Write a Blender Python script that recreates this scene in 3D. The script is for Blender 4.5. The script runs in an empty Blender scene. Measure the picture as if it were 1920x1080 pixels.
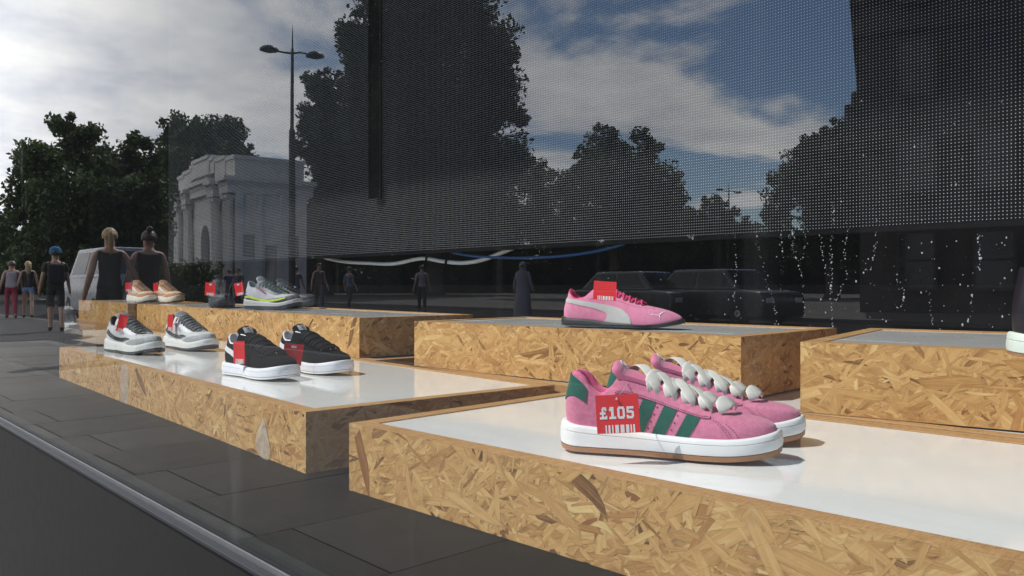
import bpy, bmesh, math, random
import numpy as np
from mathutils import Vector, Matrix, noise as mnoise

random.seed(7)
sc = bpy.context.scene
COL = sc.collection
R = math.radians

# ------------------------------------------------------------------ camera
F_PX, CX, CY = 1520.0, 960.0, 535.0
CAM_H = 0.97
AX = (0.680, -0.733)          # street direction (along the glass) seen from the lens: right, forward
AY = (0.733, 0.680)           # into the shop
GLASS_Y = 0.50
cam_d = bpy.data.cameras.new('camera')
cam = bpy.data.objects.new('camera', cam_d)
COL.objects.link(cam)
cam.location = (0, 0, CAM_H)
cam.rotation_euler = (R(90), 0, math.atan2(0.733, 0.680))
cam_d.sensor_width = 36.0
cam_d.lens = 36.0 * F_PX / 1920.0
cam_d.shift_y = -(540 - CY) / 1920.0
cam_d.clip_start = 0.02
cam_d.clip_end = 3000
sc.camera = cam

# ------------------------------------------------------------------ sun, sky, exposure
SUN = Vector((-0.33, -0.55, 0.77)).normalized()
sun_d = bpy.data.lights.new('sun', 'SUN')
sun_d.energy = 5.0
sun_d.angle = R(0.55)
sun_d.color = (1.0, 0.965, 0.92)
sun = bpy.data.objects.new('sun', sun_d)
COL.objects.link(sun)
sun.rotation_euler = SUN.to_track_quat('Z', 'Y').to_euler()
sun.location = (-20, -26, 40)

world = bpy.data.worlds.new('World')
sc.world = world
world.use_nodes = True
wt = world.node_tree
wt.nodes.clear()


def wn(t, **kw):
    n = wt.nodes.new(t)
    for k, v in kw.items():
        setattr(n, k, v)
    return n


def wmath(op, a, b=None, clamp=False):
    n = wn('ShaderNodeMath', operation=op, use_clamp=clamp)
    for i, v in enumerate((a, b)):
        if v is None:
            continue
        if hasattr(v, 'is_output'):
            wt.links.new(v, n.inputs[i])
        else:
            n.inputs[i].default_value = v
    return n.outputs[0]


sky = wn('ShaderNodeTexSky', sky_type='NISHITA')
sky.sun_disc = False
sky.sun_elevation = math.asin(SUN.z)
sky.sun_rotation = math.atan2(SUN.x, SUN.y)
sky.air_density = 1.0
sky.dust_density = 0.15
sky.ozone_density = 4.5
bg_sky = wn('ShaderNodeBackground')
bg_sky.inputs['Strength'].default_value = 0.15
wt.links.new(sky.outputs[0], bg_sky.inputs['Color'])
tc = wn('ShaderNodeTexCoord')
sep = wn('ShaderNodeSeparateXYZ')
wt.links.new(tc.outputs['Generated'], sep.inputs[0])
zz = wmath('MAXIMUM', sep.outputs[2], 0.0)
den = wmath('ADD', zz, 0.16)
px_ = wmath('DIVIDE', sep.outputs[0], den)
py_ = wmath('DIVIDE', sep.outputs[1], den)
cmb = wn('ShaderNodeCombineXYZ')
wt.links.new(px_, cmb.inputs[0])
wt.links.new(py_, cmb.inputs[1])
n1 = wn('ShaderNodeTexNoise')
n1.inputs['Scale'].default_value = 0.85
n1.inputs['Detail'].default_value = 9
n1.inputs['Roughness'].default_value = 0.56
n1.inputs['Distortion'].default_value = 0.35
wt.links.new(cmb.outputs[0], n1.inputs['Vector'])
n2 = wn('ShaderNodeTexNoise')
n2.inputs['Scale'].default_value = 2.4
n2.inputs['Detail'].default_value = 8
n2.inputs['Roughness'].default_value = 0.6
wt.links.new(cmb.outputs[0], n2.inputs['Vector'])
# more cloud down the street (-X), open blue across it (-Y)
cover = wmath('ADD', n1.outputs[0], wmath('MULTIPLY', wmath('SUBTRACT', sep.outputs[1], sep.outputs[0]), 0.20))
cover = wmath('ADD', cover, wmath('MULTIPLY', wmath('SUBTRACT', 0.30, zz), 0.12))
ramp = wn('ShaderNodeMapRange', interpolation_type='SMOOTHSTEP')
ramp.inputs['From Min'].default_value = 0.43
ramp.inputs['From Max'].default_value = 0.51
wt.links.new(cover, ramp.inputs['Value'])
shade = wn('ShaderNodeValToRGB')
shade.color_ramp.elements[0].position = 0.36
shade.color_ramp.elements[0].color = (0.66, 0.69, 0.75, 1)
shade.color_ramp.elements[1].position = 0.62
shade.color_ramp.elements[1].color = (1.0, 0.99, 0.97, 1)
wt.links.new(n2.outputs[0], shade.inputs[0])
bg_cl = wn('ShaderNodeBackground')
bg_cl.inputs['Strength'].default_value = 2.2
wt.links.new(shade.outputs[0], bg_cl.inputs['Color'])
mixw = wn('ShaderNodeMixShader')
wt.links.new(ramp.outputs[0], mixw.inputs[0])
wt.links.new(bg_sky.outputs[0], mixw.inputs[1])
wt.links.new(bg_cl.outputs[0], mixw.inputs[2])
wout = wn('ShaderNodeOutputWorld')
wt.links.new(mixw.outputs[0], wout.inputs['Surface'])

sc.view_settings.view_transform = 'Standard'
sc.view_settings.look = 'None'
sc.view_settings.exposure = 0.18
sc.view_settings.gamma = 1.0
sc.view_settings.use_curve_mapping = False
sc.render.engine = 'CYCLES'
sc.cycles.use_denoising = True
sc.cycles.max_bounces = 8
sc.cycles.transparent_max_bounces = 16
sc.cycles.caustics_reflective = False
sc.cycles.caustics_refractive = False
sc.cycles.sample_clamp_indirect = 6.0


# ------------------------------------------------------------------ pixel helpers (used to measure where things stand)
def at(px, py, z):
    """World point where the line of sight of a photo pixel meets the level z (metres above the pavement)."""
    d = F_PX * (CAM_H - z) / (py - CY)
    lat = (px - CX) / F_PX * d
    return Vector((AX[0] * lat + AX[1] * d, AY[0] * lat + AY[1] * d, z))


def at_y(px, py, y):
    r = (px - CX) / F_PX
    d = y / (AY[0] * r + AY[1])
    return Vector((d * (AX[0] * r + AX[1]), y, CAM_H - (py - CY) / F_PX * d))


def across(px, d, z=0.0):
    """Real place, across the street, of something whose mirror image shows at photo column px, d metres away."""
    lat = (px - CX) / F_PX * d
    return Vector((AX[0] * lat + AX[1] * d, 2 * GLASS_Y - (AY[0] * lat + AY[1] * d), z))


# ------------------------------------------------------------------ bookkeeping
def tag(o, label=None, cat=None, group=None, kind=None):
    if label:
        o['label'] = label
    if cat:
        o['category'] = cat
    if group:
        o['group'] = group
    if kind:
        o['kind'] = kind
    return o


def empty(name, loc=(0, 0, 0), rz=0.0, parent=None):
    o = bpy.data.objects.new(name, None)
    COL.objects.link(o)
    o.location = loc
    o.rotation_euler = (0, 0, rz)
    o.empty_display_size = 0.05
    if parent:
        o.parent = parent
    return o


def copy_tree(o, parent=None):
    c = o.copy()
    COL.objects.link(c)
    c.parent = parent
    for ch in list(o.children):
        copy_tree(ch, c)
    return c


class MB:
    def __init__(self):
        self.v, self.f, self.m, self.uv = [], [], [], {}

    def add(self, verts, faces, mi=0):
        b = len(self.v)
        self.v += [tuple(p) for p in verts]
        self.f += [tuple(b + i for i in f) for f in faces]
        self.m += [mi] * len(faces)

    def box(self, x0, x1, y0, y1, z0, z1, mi=0, M=None):
        vs = [Vector(p) for p in ((x0, y0, z0), (x1, y0, z0), (x1, y1, z0), (x0, y1, z0), (x0, y0, z1), (x1, y0, z1), (x1, y1, z1), (x0, y1, z1))]
        if M is not None:
            vs = [M @ p for p in vs]
        self.add(vs, [(0, 3, 2, 1), (4, 5, 6, 7), (0, 1, 5, 4), (1, 2, 6, 5), (2, 3, 7, 6), (3, 0, 4, 7)], mi)

    def loft(self, rings, closed=True, cap=(False, False), mi=0):
        n = len(rings[0])
        vs = [p for r in rings for p in r]
        fs = []
        for i in range(len(rings) - 1):
            for j in range(n if closed else n - 1):
                k = (j + 1) % n
                fs.append((i * n + j, i * n + k, (i + 1) * n + k, (i + 1) * n + j))
        if cap[0]:
            fs.append(tuple(range(n))[::-1])
        if cap[1]:
            fs.append(tuple((len(rings) - 1) * n + j for j in range(n)))
        self.add(vs, fs, mi)

    def tube(self, pts, r, n=8, mi=0, up=None, flat=None):
        """Tube along pts; r a number or list. flat: list of thickness ratios for a ribbon-like section, up: its thin axis."""
        pts = [Vector(p) for p in pts]
        rs = r if isinstance(r, (list, tuple)) else [r] * len(pts)
        rings = []
        ref = Vector(up) if up is not None else None
        for i, p in enumerate(pts):
            t = (pts[min(i + 1, len(pts) - 1)] - pts[max(i - 1, 0)])
            t = t.normalized() if t.length > 1e-9 else Vector((0, 0, 1))
            u = ref if ref is not None else (Vector((0, 0, 1)) if abs(t.z) < 0.9 else Vector((1, 0, 0)))
            a = t.cross(u)
            a = a.normalized() if a.length > 1e-6 else t.orthogonal().normalized()
            b = a.cross(t).normalized()
            fl = flat[i] if isinstance(flat, (list, tuple)) else (flat or 1.0)
            rings.append([p + a * (math.cos(2 * math.pi * k / n) * rs[i]) + b * (math.sin(2 * math.pi * k / n) * rs[i] * fl) for k in range(n)])
        self.loft(rings, True, (True, True), mi)

    def lathe(self, prof, n=24, M=None, mi=0):
        rings = []
        for (r, z) in prof:
            ring = [Vector((r * math.cos(2 * math.pi * k / n), r * math.sin(2 * math.pi * k / n), z)) for k in range(n)]
            rings.append([M @ p for p in ring] if M is not None else ring)
        self.loft(rings, True, (True, True), mi)

    def prism(self, poly, h0, h1, M=None, mi=0):
        """poly in xy, extruded in z."""
        n = len(poly)
        vs = [Vector((x, y, h0)) for x, y in poly] + [Vector((x, y, h1)) for x, y in poly]
        if M is not None:
            vs = [M @ p for p in vs]
        self.add(vs, [tuple(range(n))[::-1], tuple(range(n, 2 * n))] + [(i, (i + 1) % n, n + (i + 1) % n, n + i) for i in range(n)], mi)

    def grid(self, P, mi=0):
        """P[i][j] points -> quad sheet."""
        n, m = len(P), len(P[0])
        self.add([p for r in P for p in r], [(i * m + j, i * m + j + 1, (i + 1) * m + j + 1, (i + 1) * m + j) for i in range(n - 1) for j in range(m - 1)], mi)

    def mesh(self, name, mats, smooth=False, recalc=True, uv=True, angle=None):
        me = bpy.data.meshes.new(name)
        me.from_pydata(self.v, [], self.f)
        for m in (mats if isinstance(mats, (list, tuple)) else [mats]):
            me.materials.append(m)
        if len(set(self.m)) > 1:
            me.polygons.foreach_set('material_index', self.m)
        me.update()
        if recalc:
            bm = bmesh.new()
            bm.from_mesh(me)
            bmesh.ops.recalc_face_normals(bm, faces=bm.faces)
            bm.to_mesh(me)
            bm.free()
        if uv and len(me.polygons) < 60000:
            ul = me.uv_layers.new(name='UVMap')
            for p in me.polygons:
                n = p.normal
                ax = max(range(3), key=lambda i: abs(n[i]))
                for li in p.loop_indices:
                    co = me.vertices[me.loops[li].vertex_index].co
                    ul.data[li].uv = (co.x, co.y) if ax == 2 else ((co.x, co.z) if ax == 1 else (co.y, co.z))
        if smooth:
            me.polygons.foreach_set('use_smooth', [True] * len(me.polygons))
            if angle is not None:
                me.set_sharp_from_angle(angle=R(angle))
        me.update()
        return me

    def build(self, name, mats, parent=None, smooth=False, bevel=0.0, sub=0, recalc=True, uv=True, angle=None, seg=2):
        me = self.mesh(name, mats, smooth, recalc, uv, angle)
        o = bpy.data.objects.new(name, me)
        COL.objects.link(o)
        if parent:
            o.parent = parent
        if bevel:
            b = o.modifiers.new('bevel', 'BEVEL')
            b.width = bevel
            b.segments = seg
            b.limit_method = 'ANGLE'
        if sub:
            s = o.modifiers.new('sub', 'SUBSURF')
            s.levels = s.render_levels = sub
        return o


def lerp(a, b, t):
    return a + (b - a) * t


def table(xs, ys):
    """Monotone-ish smooth interpolation of a small table."""
    xs, ys = list(xs), list(ys)
    n = len(xs)
    d = [(ys[i + 1] - ys[i]) / (xs[i + 1] - xs[i]) for i in range(n - 1)]
    m = [d[0]] + [0.0 if d[i - 1] * d[i] <= 0 else 2 * d[i - 1] * d[i] / (d[i - 1] + d[i]) for i in range(1, n - 1)] + [d[-1]]

    def f(x):
        if x <= xs[0]:
            return ys[0]
        if x >= xs[-1]:
            return ys[-1]
        i = 0
        while x > xs[i + 1]:
            i += 1
        h = xs[i + 1] - xs[i]
        t = (x - xs[i]) / h
        return ((1 + 2 * t) * (1 - t) ** 2) * ys[i] + t * (1 - t) ** 2 * h * m[i] + t * t * (3 - 2 * t) * ys[i + 1] + t * t * (t - 1) * h * m[i + 1]
    return f


# ------------------------------------------------------------------ materials
MATS = {}


class NT:
    def __init__(self, name):
        self.mat = bpy.data.materials.new(name)
        self.mat.use_nodes = True
        self.t = self.mat.node_tree
        self.t.nodes.clear()
        self.out = self.n('ShaderNodeOutputMaterial')

    def n(self, typ, **kw):
        nd = self.t.nodes.new(typ)
        for k, v in kw.items():
            if k.startswith('i_'):
                nd.inputs[k[2:].replace('_', ' ')].default_value = v
            else:
                setattr(nd, k, v)
        return nd

    def l(self, a, b):
        self.t.links.new(a, b)

    def put(self, sock, v):
        if hasattr(v, 'is_output'):
            self.l(v, sock)
        else:
            sock.default_value = v

    def math(self, op, a, b=None, c=None, clamp=False):
        nd = self.n('ShaderNodeMath', operation=op, use_clamp=clamp)
        for i, v in enumerate((a, b, c)):
            if v is not None:
                self.put(nd.inputs[i], v)
        return nd.outputs[0]

    def mix(self, f, a, b, mode='MIX'):
        nd = self.n('ShaderNodeMix', data_type='RGBA', blend_type=mode)
        self.put(nd.inputs[0], f)
        self.put(nd.inputs[6], a)
        self.put(nd.inputs[7], b)
        return nd.outputs[2]

    def noise(self, vec, scale, detail=4, rough=0.55, dist=0.0):
        nd = self.n('ShaderNodeTexNoise')
        nd.inputs['Scale'].default_value = scale
        nd.inputs['Detail'].default_value = detail
        nd.inputs['Roughness'].default_value = rough
        nd.inputs['Distortion'].default_value = dist
        if vec is not None:
            self.l(vec, nd.inputs['Vector'])
        return nd

    def mapping(self, vec, loc=(0, 0, 0), rot=(0, 0, 0), scale=(1, 1, 1)):
        nd = self.n('ShaderNodeMapping')
        self.l(vec, nd.inputs['Vector'])
        self.put(nd.inputs['Location'], loc)
        nd.inputs['Rotation'].default_value = rot
        nd.inputs['Scale'].default_value = scale
        return nd.outputs[0]

    def ramp(self, f, stops):
        nd = self.n('ShaderNodeValToRGB')
        el = nd.color_ramp.elements
        while len(el) < len(stops):
            el.new(0.5)
        for e, (p, c) in zip(el, stops):
            e.position = p
            e.color = (*c, 1) if len(c) == 3 else c
        self.l(f, nd.inputs[0])
        return nd.outputs[0]

    def mr(self, v, a, b, c=0.0, d=1.0, smooth=False):
        nd = self.n('ShaderNodeMapRange')
        if smooth:
            nd.interpolation_type = 'SMOOTHSTEP'
        self.put(nd.inputs['Value'], v)
        for k, x in zip(('From Min', 'From Max', 'To Min', 'To Max'), (a, b, c, d)):
            nd.inputs[k].default_value = x
        return nd.outputs[0]

    def bump(self, h, strength=0.3, dist=0.001):
        nd = self.n('ShaderNodeBump')
        nd.inputs['Strength'].default_value = strength
        nd.inputs['Distance'].default_value = dist
        self.l(h, nd.inputs['Height'])
        return nd.outputs[0]

    def bsdf(self, **kw):
        nd = self.n('ShaderNodeBsdfPrincipled')
        for k, v in kw.items():
            self.put(nd.inputs[k.replace('_', ' ')], v)
        return nd


def plain(name, col, rough=0.6, var=0.12, scale=60.0, bump=0.0, bscale=400.0, metal=0.0, spec=0.5, sheen=0.0, bdist=0.0006, coat=0.0):
    """A real surface: base colour with a little mottling and fine relief."""
    key = (name,)
    if key in MATS:
        return MATS[key]
    t = NT(name)
    co = t.n('ShaderNodeTexCoord').outputs['Object']
    nz = t.noise(co, scale, 5, 0.6)
    k = t.mr(nz.outputs[0], 0.25, 0.75, 1 - var, 1 + var)
    mul = t.n('ShaderNodeVectorMath', operation='SCALE')
    mul.inputs[0].default_value = col
    t.l(k, mul.inputs['Scale'])
    b = t.bsdf(Base_Color=mul.outputs[0], Metallic=metal, Specular_IOR_Level=spec)
    rr = t.mr(nz.outputs[0], 0.2, 0.8, max(0.02, rough - 0.06), min(1, rough + 0.06))
    t.l(rr, b.inputs['Roughness'])
    if sheen:
        b.inputs['Sheen Weight'].default_value = sheen
        b.inputs['Sheen Roughness'].default_value = 0.4
    if coat:
        b.inputs['Coat Weight'].default_value = coat
        b.inputs['Coat Roughness'].default_value = 0.08
    if bump:
        nb = t.noise(co, bscale, 3, 0.6)
        t.l(t.bump(nb.outputs[0], bump, bdist), b.inputs['Normal'])
    t.l(b.outputs[0], t.out.inputs['Surface'])
    MATS[key] = t.mat
    return t.mat


def osb_edge_material():
    t = NT('osb_edge')
    uv = t.n('ShaderNodeUVMap').outputs[0]
    rnd = t.n('ShaderNodeObjectInfo').outputs['Random']
    off = t.n('ShaderNodeCombineXYZ')
    t.l(t.math('MULTIPLY', rnd, 37.0), off.inputs[0])
    t.l(t.math('MULTIPLY', rnd, 91.0), off.inputs[1])
    add = t.n('ShaderNodeVectorMath', operation='ADD')
    t.l(uv, add.inputs[0])
    t.l(off.outputs[0], add.inputs[1])
    base = add.outputs[0]
    st = t.noise(t.mapping(base, scale=(40, 520, 1)), 1.0, 5, 0.68, 0.5)
    st2 = t.noise(t.mapping(base, scale=(520, 40, 1)), 1.0, 5, 0.68, 0.5)
    big = t.noise(base, 9.0, 3, 0.6)
    e = t.math('MULTIPLY', t.math('ADD', st.outputs[0], st2.outputs[0]), 0.5)
    e = t.math('ADD', e, t.math('MULTIPLY', t.math('SUBTRACT', big.outputs[0], 0.5), 0.18))
    col = t.ramp(e, [(0.30, (0.17, 0.070, 0.024)), (0.44, (0.36, 0.185, 0.066)), (0.58, (0.50, 0.295, 0.115)), (0.76, (0.66, 0.45, 0.22))])
    b = t.bsdf(Base_Color=col, Roughness=0.65, Specular_IOR_Level=0.3)
    t.l(t.bump(e, 0.6, 0.0015), b.inputs['Normal'])
    t.l(b.outputs[0], t.out.inputs['Surface'])
    return t.mat


def osb_strand_material():
    """One wood strand: its own tone from the 'tint' attribute, grain running along it."""
    t = NT('osb_strand')
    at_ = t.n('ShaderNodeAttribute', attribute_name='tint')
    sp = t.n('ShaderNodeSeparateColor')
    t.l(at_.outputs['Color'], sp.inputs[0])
    uv = t.n('ShaderNodeUVMap').outputs[0]
    g = t.noise(t.mapping(uv, scale=(16, 420, 1)), 1.0, 4, 0.65, 0.6)
    g2 = t.noise(t.mapping(uv, scale=(9, 110, 1)), 1.0, 3, 0.55, 0.5)
    g3 = t.noise(t.mapping(uv, scale=(60, 60, 1)), 1.0, 3, 0.6, 0.3)
    v = t.math('ADD', sp.outputs[0], t.math('MULTIPLY', t.math('SUBTRACT', g.outputs[0], 0.5), 0.55))
    v = t.math('ADD', v, t.math('MULTIPLY', t.math('SUBTRACT', g2.outputs[0], 0.5), 0.55))
    v = t.math('ADD', v, t.math('MULTIPLY', t.math('SUBTRACT', g3.outputs[0], 0.5), 0.22))
    c = t.ramp(v, [(0.0, (0.075, 0.034, 0.012)), (0.20, (0.215, 0.098, 0.032)), (0.40, (0.41, 0.212, 0.070)), (0.58, (0.54, 0.305, 0.108)), (0.78, (0.64, 0.400, 0.158)), (1.0, (0.74, 0.53, 0.24))])
    red = t.mix(t.mr(sp.outputs[1], 0.88, 1.0, 0.0, 0.6), c, (0.34, 0.135, 0.045, 1))
    gap_shade = t.mr(sp.outputs[2], 0.78, 1.0, 0.0, 0.24)  # shadow gaps between strands, put into the colour as dark rims
    c2 = t.mix(gap_shade, red, (0.15, 0.066, 0.022, 1))
    b = t.bsdf(Base_Color=c2, Roughness=0.72, Specular_IOR_Level=0.2)
    t.l(t.bump(g.outputs[0], 0.35, 0.0005), b.inputs['Normal'])
    t.l(b.outputs[0], t.out.inputs['Surface'])
    return t.mat


STRAND = osb_strand_material()


def clip_poly(poly, w, h):
    for ax, lim, sg in ((0, 0.0, 1), (0, w, -1), (1, 0.0, 1), (1, h, -1)):
        out = []
        for k in range(len(poly)):
            p, q = poly[k], poly[(k + 1) % len(poly)]
            dp, dq = (p[ax] - lim) * sg, (q[ax] - lim) * sg
            if dp >= 0:
                out.append(p)
            if (dp >= 0) != (dq >= 0):
                t = dp / (dp - dq)
                out.append((p[0] + (q[0] - p[0]) * t, p[1] + (q[1] - p[1]) * t))
        poly = out
        if len(poly) < 3:
            return []
    return poly


STRAND_SEED = [100]


def strand_sheet(w, h, M, parent, cover=5.0):
    """Overlapping wood strands pressed on a w x h board face (local x, z; M brings them onto the board)."""
    STRAND_SEED[0] += 1
    r = random.Random(STRAND_SEED[0])
    V, Fc, UV, TI = [], [], [], []
    area, goal, k = 0.0, cover * w * h, 0
    items = []
    while area < goal:
        u = r.random()
        frac = area / goal
        if frac < 0.45 or u < 0.10:
            l, wd = r.uniform(.045, .12), r.uniform(.009, .025)
        elif u < 0.55:
            l, wd = r.uniform(.02, .06), r.uniform(.004, .011)
        elif u < 0.94:
            l, wd = r.uniform(.014, .045), r.uniform(.003, .009)
        else:
            l, wd = r.uniform(.012, .04), r.uniform(.0012, .003)
        items.append((l, wd))
        area += l * wd * .82
    n = len(items)
    for k, (l, wd) in enumerate(items):
        cx, cy = r.uniform(-.02, w + .02), r.uniform(-.01, h + .01)
        ang = r.gauss(0.12, 0.62) if r.random() < .7 else r.uniform(-1.57, 1.57)
        a, b_ = l / 2, wd / 2
        s1, s2 = r.uniform(-.9, .9) * wd, r.uniform(-.9, .9) * wd
        bow = r.uniform(-.25, .25) * wd
        loc = [(-a + s1, -b_ * r.uniform(.55, 1)), (-a * .3, -b_ + bow), (a * .35, -b_ * r.uniform(.8, 1) + bow), (a + s2, -b_ * r.uniform(.4, 1)), (a - s2, b_ * r.uniform(.5, 1)), (a * .2, b_ + bow), (-a * .4, b_ * r.uniform(.8, 1) + bow), (-a - s1, b_ * r.uniform(.4, 1))]
        c, s = math.cos(ang), math.sin(ang)
        poly = clip_poly([(cx + x * c - y * s, cy + x * s + y * c) for x, y in loc], w, h)
        if len(poly) < 3:
            continue
        small = wd < .004
        tone = r.gauss(.60, .11) if not small else r.gauss(.53, .15)
        if r.random() < .035:
            tone = r.uniform(.12, .3)
        red = r.random()
        ou, ov = r.uniform(0, 30), r.uniform(0, 30)
        z = -(0.00012 + 0.0005 * k / n)
        mx = sum(p[0] for p in poly) / len(poly)
        my = sum(p[1] for p in poly) / len(poly)
        base = len(V)
        tx, ty = r.gauss(0, .010), r.gauss(0, .010)
        for (x, y), e in [((mx, my), 0.0)] + [(p, 1.0) for p in poly]:  # e marks the rim, where the shadow gap is painted
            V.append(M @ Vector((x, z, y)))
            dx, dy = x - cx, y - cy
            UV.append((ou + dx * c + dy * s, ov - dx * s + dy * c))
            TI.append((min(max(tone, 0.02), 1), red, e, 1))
        m = len(poly)
        Fc += [(base, base + 1 + i, base + 1 + (i + 1) % m) for i in range(m)]
    me = bpy.data.meshes.new('wood_strands')
    me.from_pydata(V, [], Fc)
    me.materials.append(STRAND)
    ul = me.uv_layers.new(name='UVMap')
    li = np.empty(len(me.loops), dtype=np.int32)
    me.loops.foreach_get('vertex_index', li)
    ul.data.foreach_set('uv', np.array(UV, dtype=np.float32)[li].ravel())
    ca = me.color_attributes.new('tint', 'FLOAT_COLOR', 'POINT')
    ca.data.foreach_set('color', np.array(TI, dtype=np.float32).ravel())
    me.update()
    o = bpy.data.objects.new('wood_strands', me)
    COL.objects.link(o)
    o.parent = parent
    o['kind'] = 'stuff'
    return o


OSB = plain('osb_board', (0.40, 0.215, 0.075), 0.65, .3, 60, .3, 300)
OSB_EDGE = osb_edge_material()


def acrylic_material():
    t = NT('white_gloss_sheet')
    co = t.n('ShaderNodeTexCoord').outputs['Object']
    dirt = t.noise(co, 9.0, 6, 0.62)
    spk = t.noise(co, 95.0, 2, 0.5)
    scr = t.noise(t.mapping(co, rot=(0, 0, 0.3), scale=(12, 150, 1)), 1.0, 3, 0.6)
    c = t.mix(t.mr(dirt.outputs[0], 0.35, 0.75, 0, 1), (0.83, 0.825, 0.81, 1), (0.78, 0.765, 0.735, 1))
    c = t.mix(t.mr(spk.outputs[0], 0.735, 0.78, 0, 0.7), c, (0.30, 0.28, 0.26, 1))
    c = t.mix(t.mr(scr.outputs[0], 0.72, 0.80, 0, 0.35), c, (0.5, 0.49, 0.47, 1))
    b = t.bsdf(Base_Color=c, Specular_IOR_Level=0.5)
    t.l(t.mr(dirt.outputs[0], 0.3, 0.8, 0.045, 0.14), b.inputs['Roughness'])
    t.l(b.outputs[0], t.out.inputs['Surface'])
    return t.mat


ACRYL = acrylic_material()


def glass_material(front=True):
    """Double-glazed window: the outer face mirrors the street and carries the dust; the rest only lets light by."""
    t = NT('window_glass' if front else 'window_glass_inner')
    tr = t.n('ShaderNodeBsdfTransparent')
    tr.inputs[0].default_value = (0.93, 0.95, 0.94, 1) if front else (1, 1, 1, 1)
    if not front:
        t.l(tr.outputs[0], t.out.inputs['Surface'])
        return t.mat
    geo = t.n('ShaderNodeNewGeometry')
    dot = t.n('ShaderNodeVectorMath', operation='DOT_PRODUCT')
    t.l(geo.outputs['Incoming'], dot.inputs[0])
    t.l(geo.outputs['True Normal'], dot.inputs[1])
    c1 = t.math('SUBTRACT', 1.0, t.math('ABSOLUTE', dot.outputs['Value']))
    fres = t.math('ADD', 0.04, t.math('MULTIPLY', 0.96, t.math('POWER', c1, 5.0)))
    inv = t.math('SUBTRACT', 1.0, fres)
    refl = t.math('SUBTRACT', 1.0, t.math('MULTIPLY', t.math('POWER', inv, 1.05), 0.925))
    gl = t.n('ShaderNodeBsdfGlossy')
    gl.inputs['Color'].default_value = (0.97, 0.985, 1.0, 1)
    gl.inputs['Roughness'].default_value = 0.0
    # slight waviness of the pane
    co = t.n('ShaderNodeTexCoord').outputs['Object']
    wv = t.noise(co, 1.3, 2, 0.5)
    t.l(t.bump(wv.outputs[0], 0.05, 0.01), gl.inputs['Normal'])
    m1 = t.n('ShaderNodeMixShader')
    t.l(refl, m1.inputs[0])
    t.l(tr.outputs[0], m1.inputs[1])
    t.l(gl.outputs[0], m1.inputs[2])
    # dust, wiped smears and runs
    sm = t.noise(t.mapping(co, scale=(9.0, 1, 2.2)), 1.0, 5, 0.6, 0.6)
    run = t.noise(t.mapping(co, scale=(26.0, 1, 1.1)), 1.0, 4, 0.6, 0.25)
    blot = t.noise(t.mapping(co, scale=(7.0, 1, 2.6), loc=(4.2, 0, 1.3)), 1.0, 3, 0.5, 0.3)
    fine = t.noise(co, 900.0, 2, 0.6)
    d = t.math('ADD', t.mr(sm.outputs[0], 0.50, 0.80, 0.0, 0.008), t.mr(run.outputs[0], 0.62, 0.80, 0.0, 0.02))
    d = t.math('ADD', d, t.mr(blot.outputs[0], 0.66, 0.74, 0.0, 0.035, True))
    d = t.math('ADD', d, t.mr(fine.outputs[0], 0.74, 0.88, 0.0, 0.15))
    d = t.math('ADD', d, 0.006)
    df = t.n('ShaderNodeBsdfTranslucent')
    df.inputs[0].default_value = (0.55, 0.55, 0.55, 1)
    df2 = t.n('ShaderNodeBsdfDiffuse')
    df2.inputs[0].default_value = (0.75, 0.75, 0.76, 1)
    ms = t.n('ShaderNodeMixShader')
    ms.inputs[0].default_value = 0.75
    t.l(df.outputs[0], ms.inputs[1])
    t.l(df2.outputs[0], ms.inputs[2])
    m2 = t.n('ShaderNodeMixShader')
    t.l(d, m2.inputs[0])
    t.l(m1.outputs[0], m2.inputs[1])
    t.l(ms.outputs[0], m2.inputs[2])
    t.l(m2.outputs[0], t.out.inputs['Surface'])
    return t.mat


GLASS_F = glass_material(True)
GLASS_B = glass_material(False)

# ------------------------------------------------------------------ levels (metres above the pavement)
Z_FLOOR = CAM_H - 0.3513
Z_LOW = CAM_H - 0.236
Z_HIGH = CAM_H - 0.105
Z_SCREEN = CAM_H + 0.142
SCREEN_Y = 1.99

# ================================================================== THE SHOP WINDOW
black_paint = plain('black_paint', (0.003, 0.003, 0.0034), 0.9, 0.3, 8, 0.15, 300, spec=.05)
dark_floor = plain('dark_floor', (0.006, 0.0055, 0.005), 0.6, 0.35, 14, spec=.15)
riser_mat = plain('grey_cladding', (0.0125, 0.012, 0.0118), 0.5, 0.10, 30, 0.08, 600, spec=.35)
ledge_mat = plain('dark_anodised_metal', (0.030, 0.032, 0.036), 0.6, 0.12, 60, 0.05, 900, spec=.3)
bead_mat = plain('dull_bead', (0.16, 0.16, 0.165), 0.45, 0.1, 80, metal=0.3)
gasket_mat = plain('rubber_gasket', (0.010, 0.013, 0.014), 0.5, 0.2, 60)


def slab_box(name, dims, m, parent=None, kind=None, bevel=0.0):
    b = MB()
    b.box(*dims)
    o = b.build(name, m, parent, bevel=bevel)
    if kind:
        o['kind'] = kind
    return o


slab_box('shop_floor', (-8.5, 2.0, GLASS_Y + 0.03, 2.12, Z_FLOOR - 0.08, Z_FLOOR), dark_floor, kind='structure')
slab_box('back_wall', (-8.5, 2.0, 2.08, 2.14, Z_FLOOR, 5.30), black_paint, kind='structure')
slab_box('side_wall', (-8.58, -8.5, GLASS_Y + 0.03, 2.14, Z_FLOOR, 5.30), black_paint, kind='structure')
slab_box('side_wall', (2.0, 2.08, GLASS_Y + 0.03, 2.14, Z_FLOOR, 5.30), black_paint, kind='structure')
slab_box('shop_ceiling', (-8.58, 2.08, GLASS_Y + 0.03, 2.14, 5.30, 5.40), black_paint, kind='structure')

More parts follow.
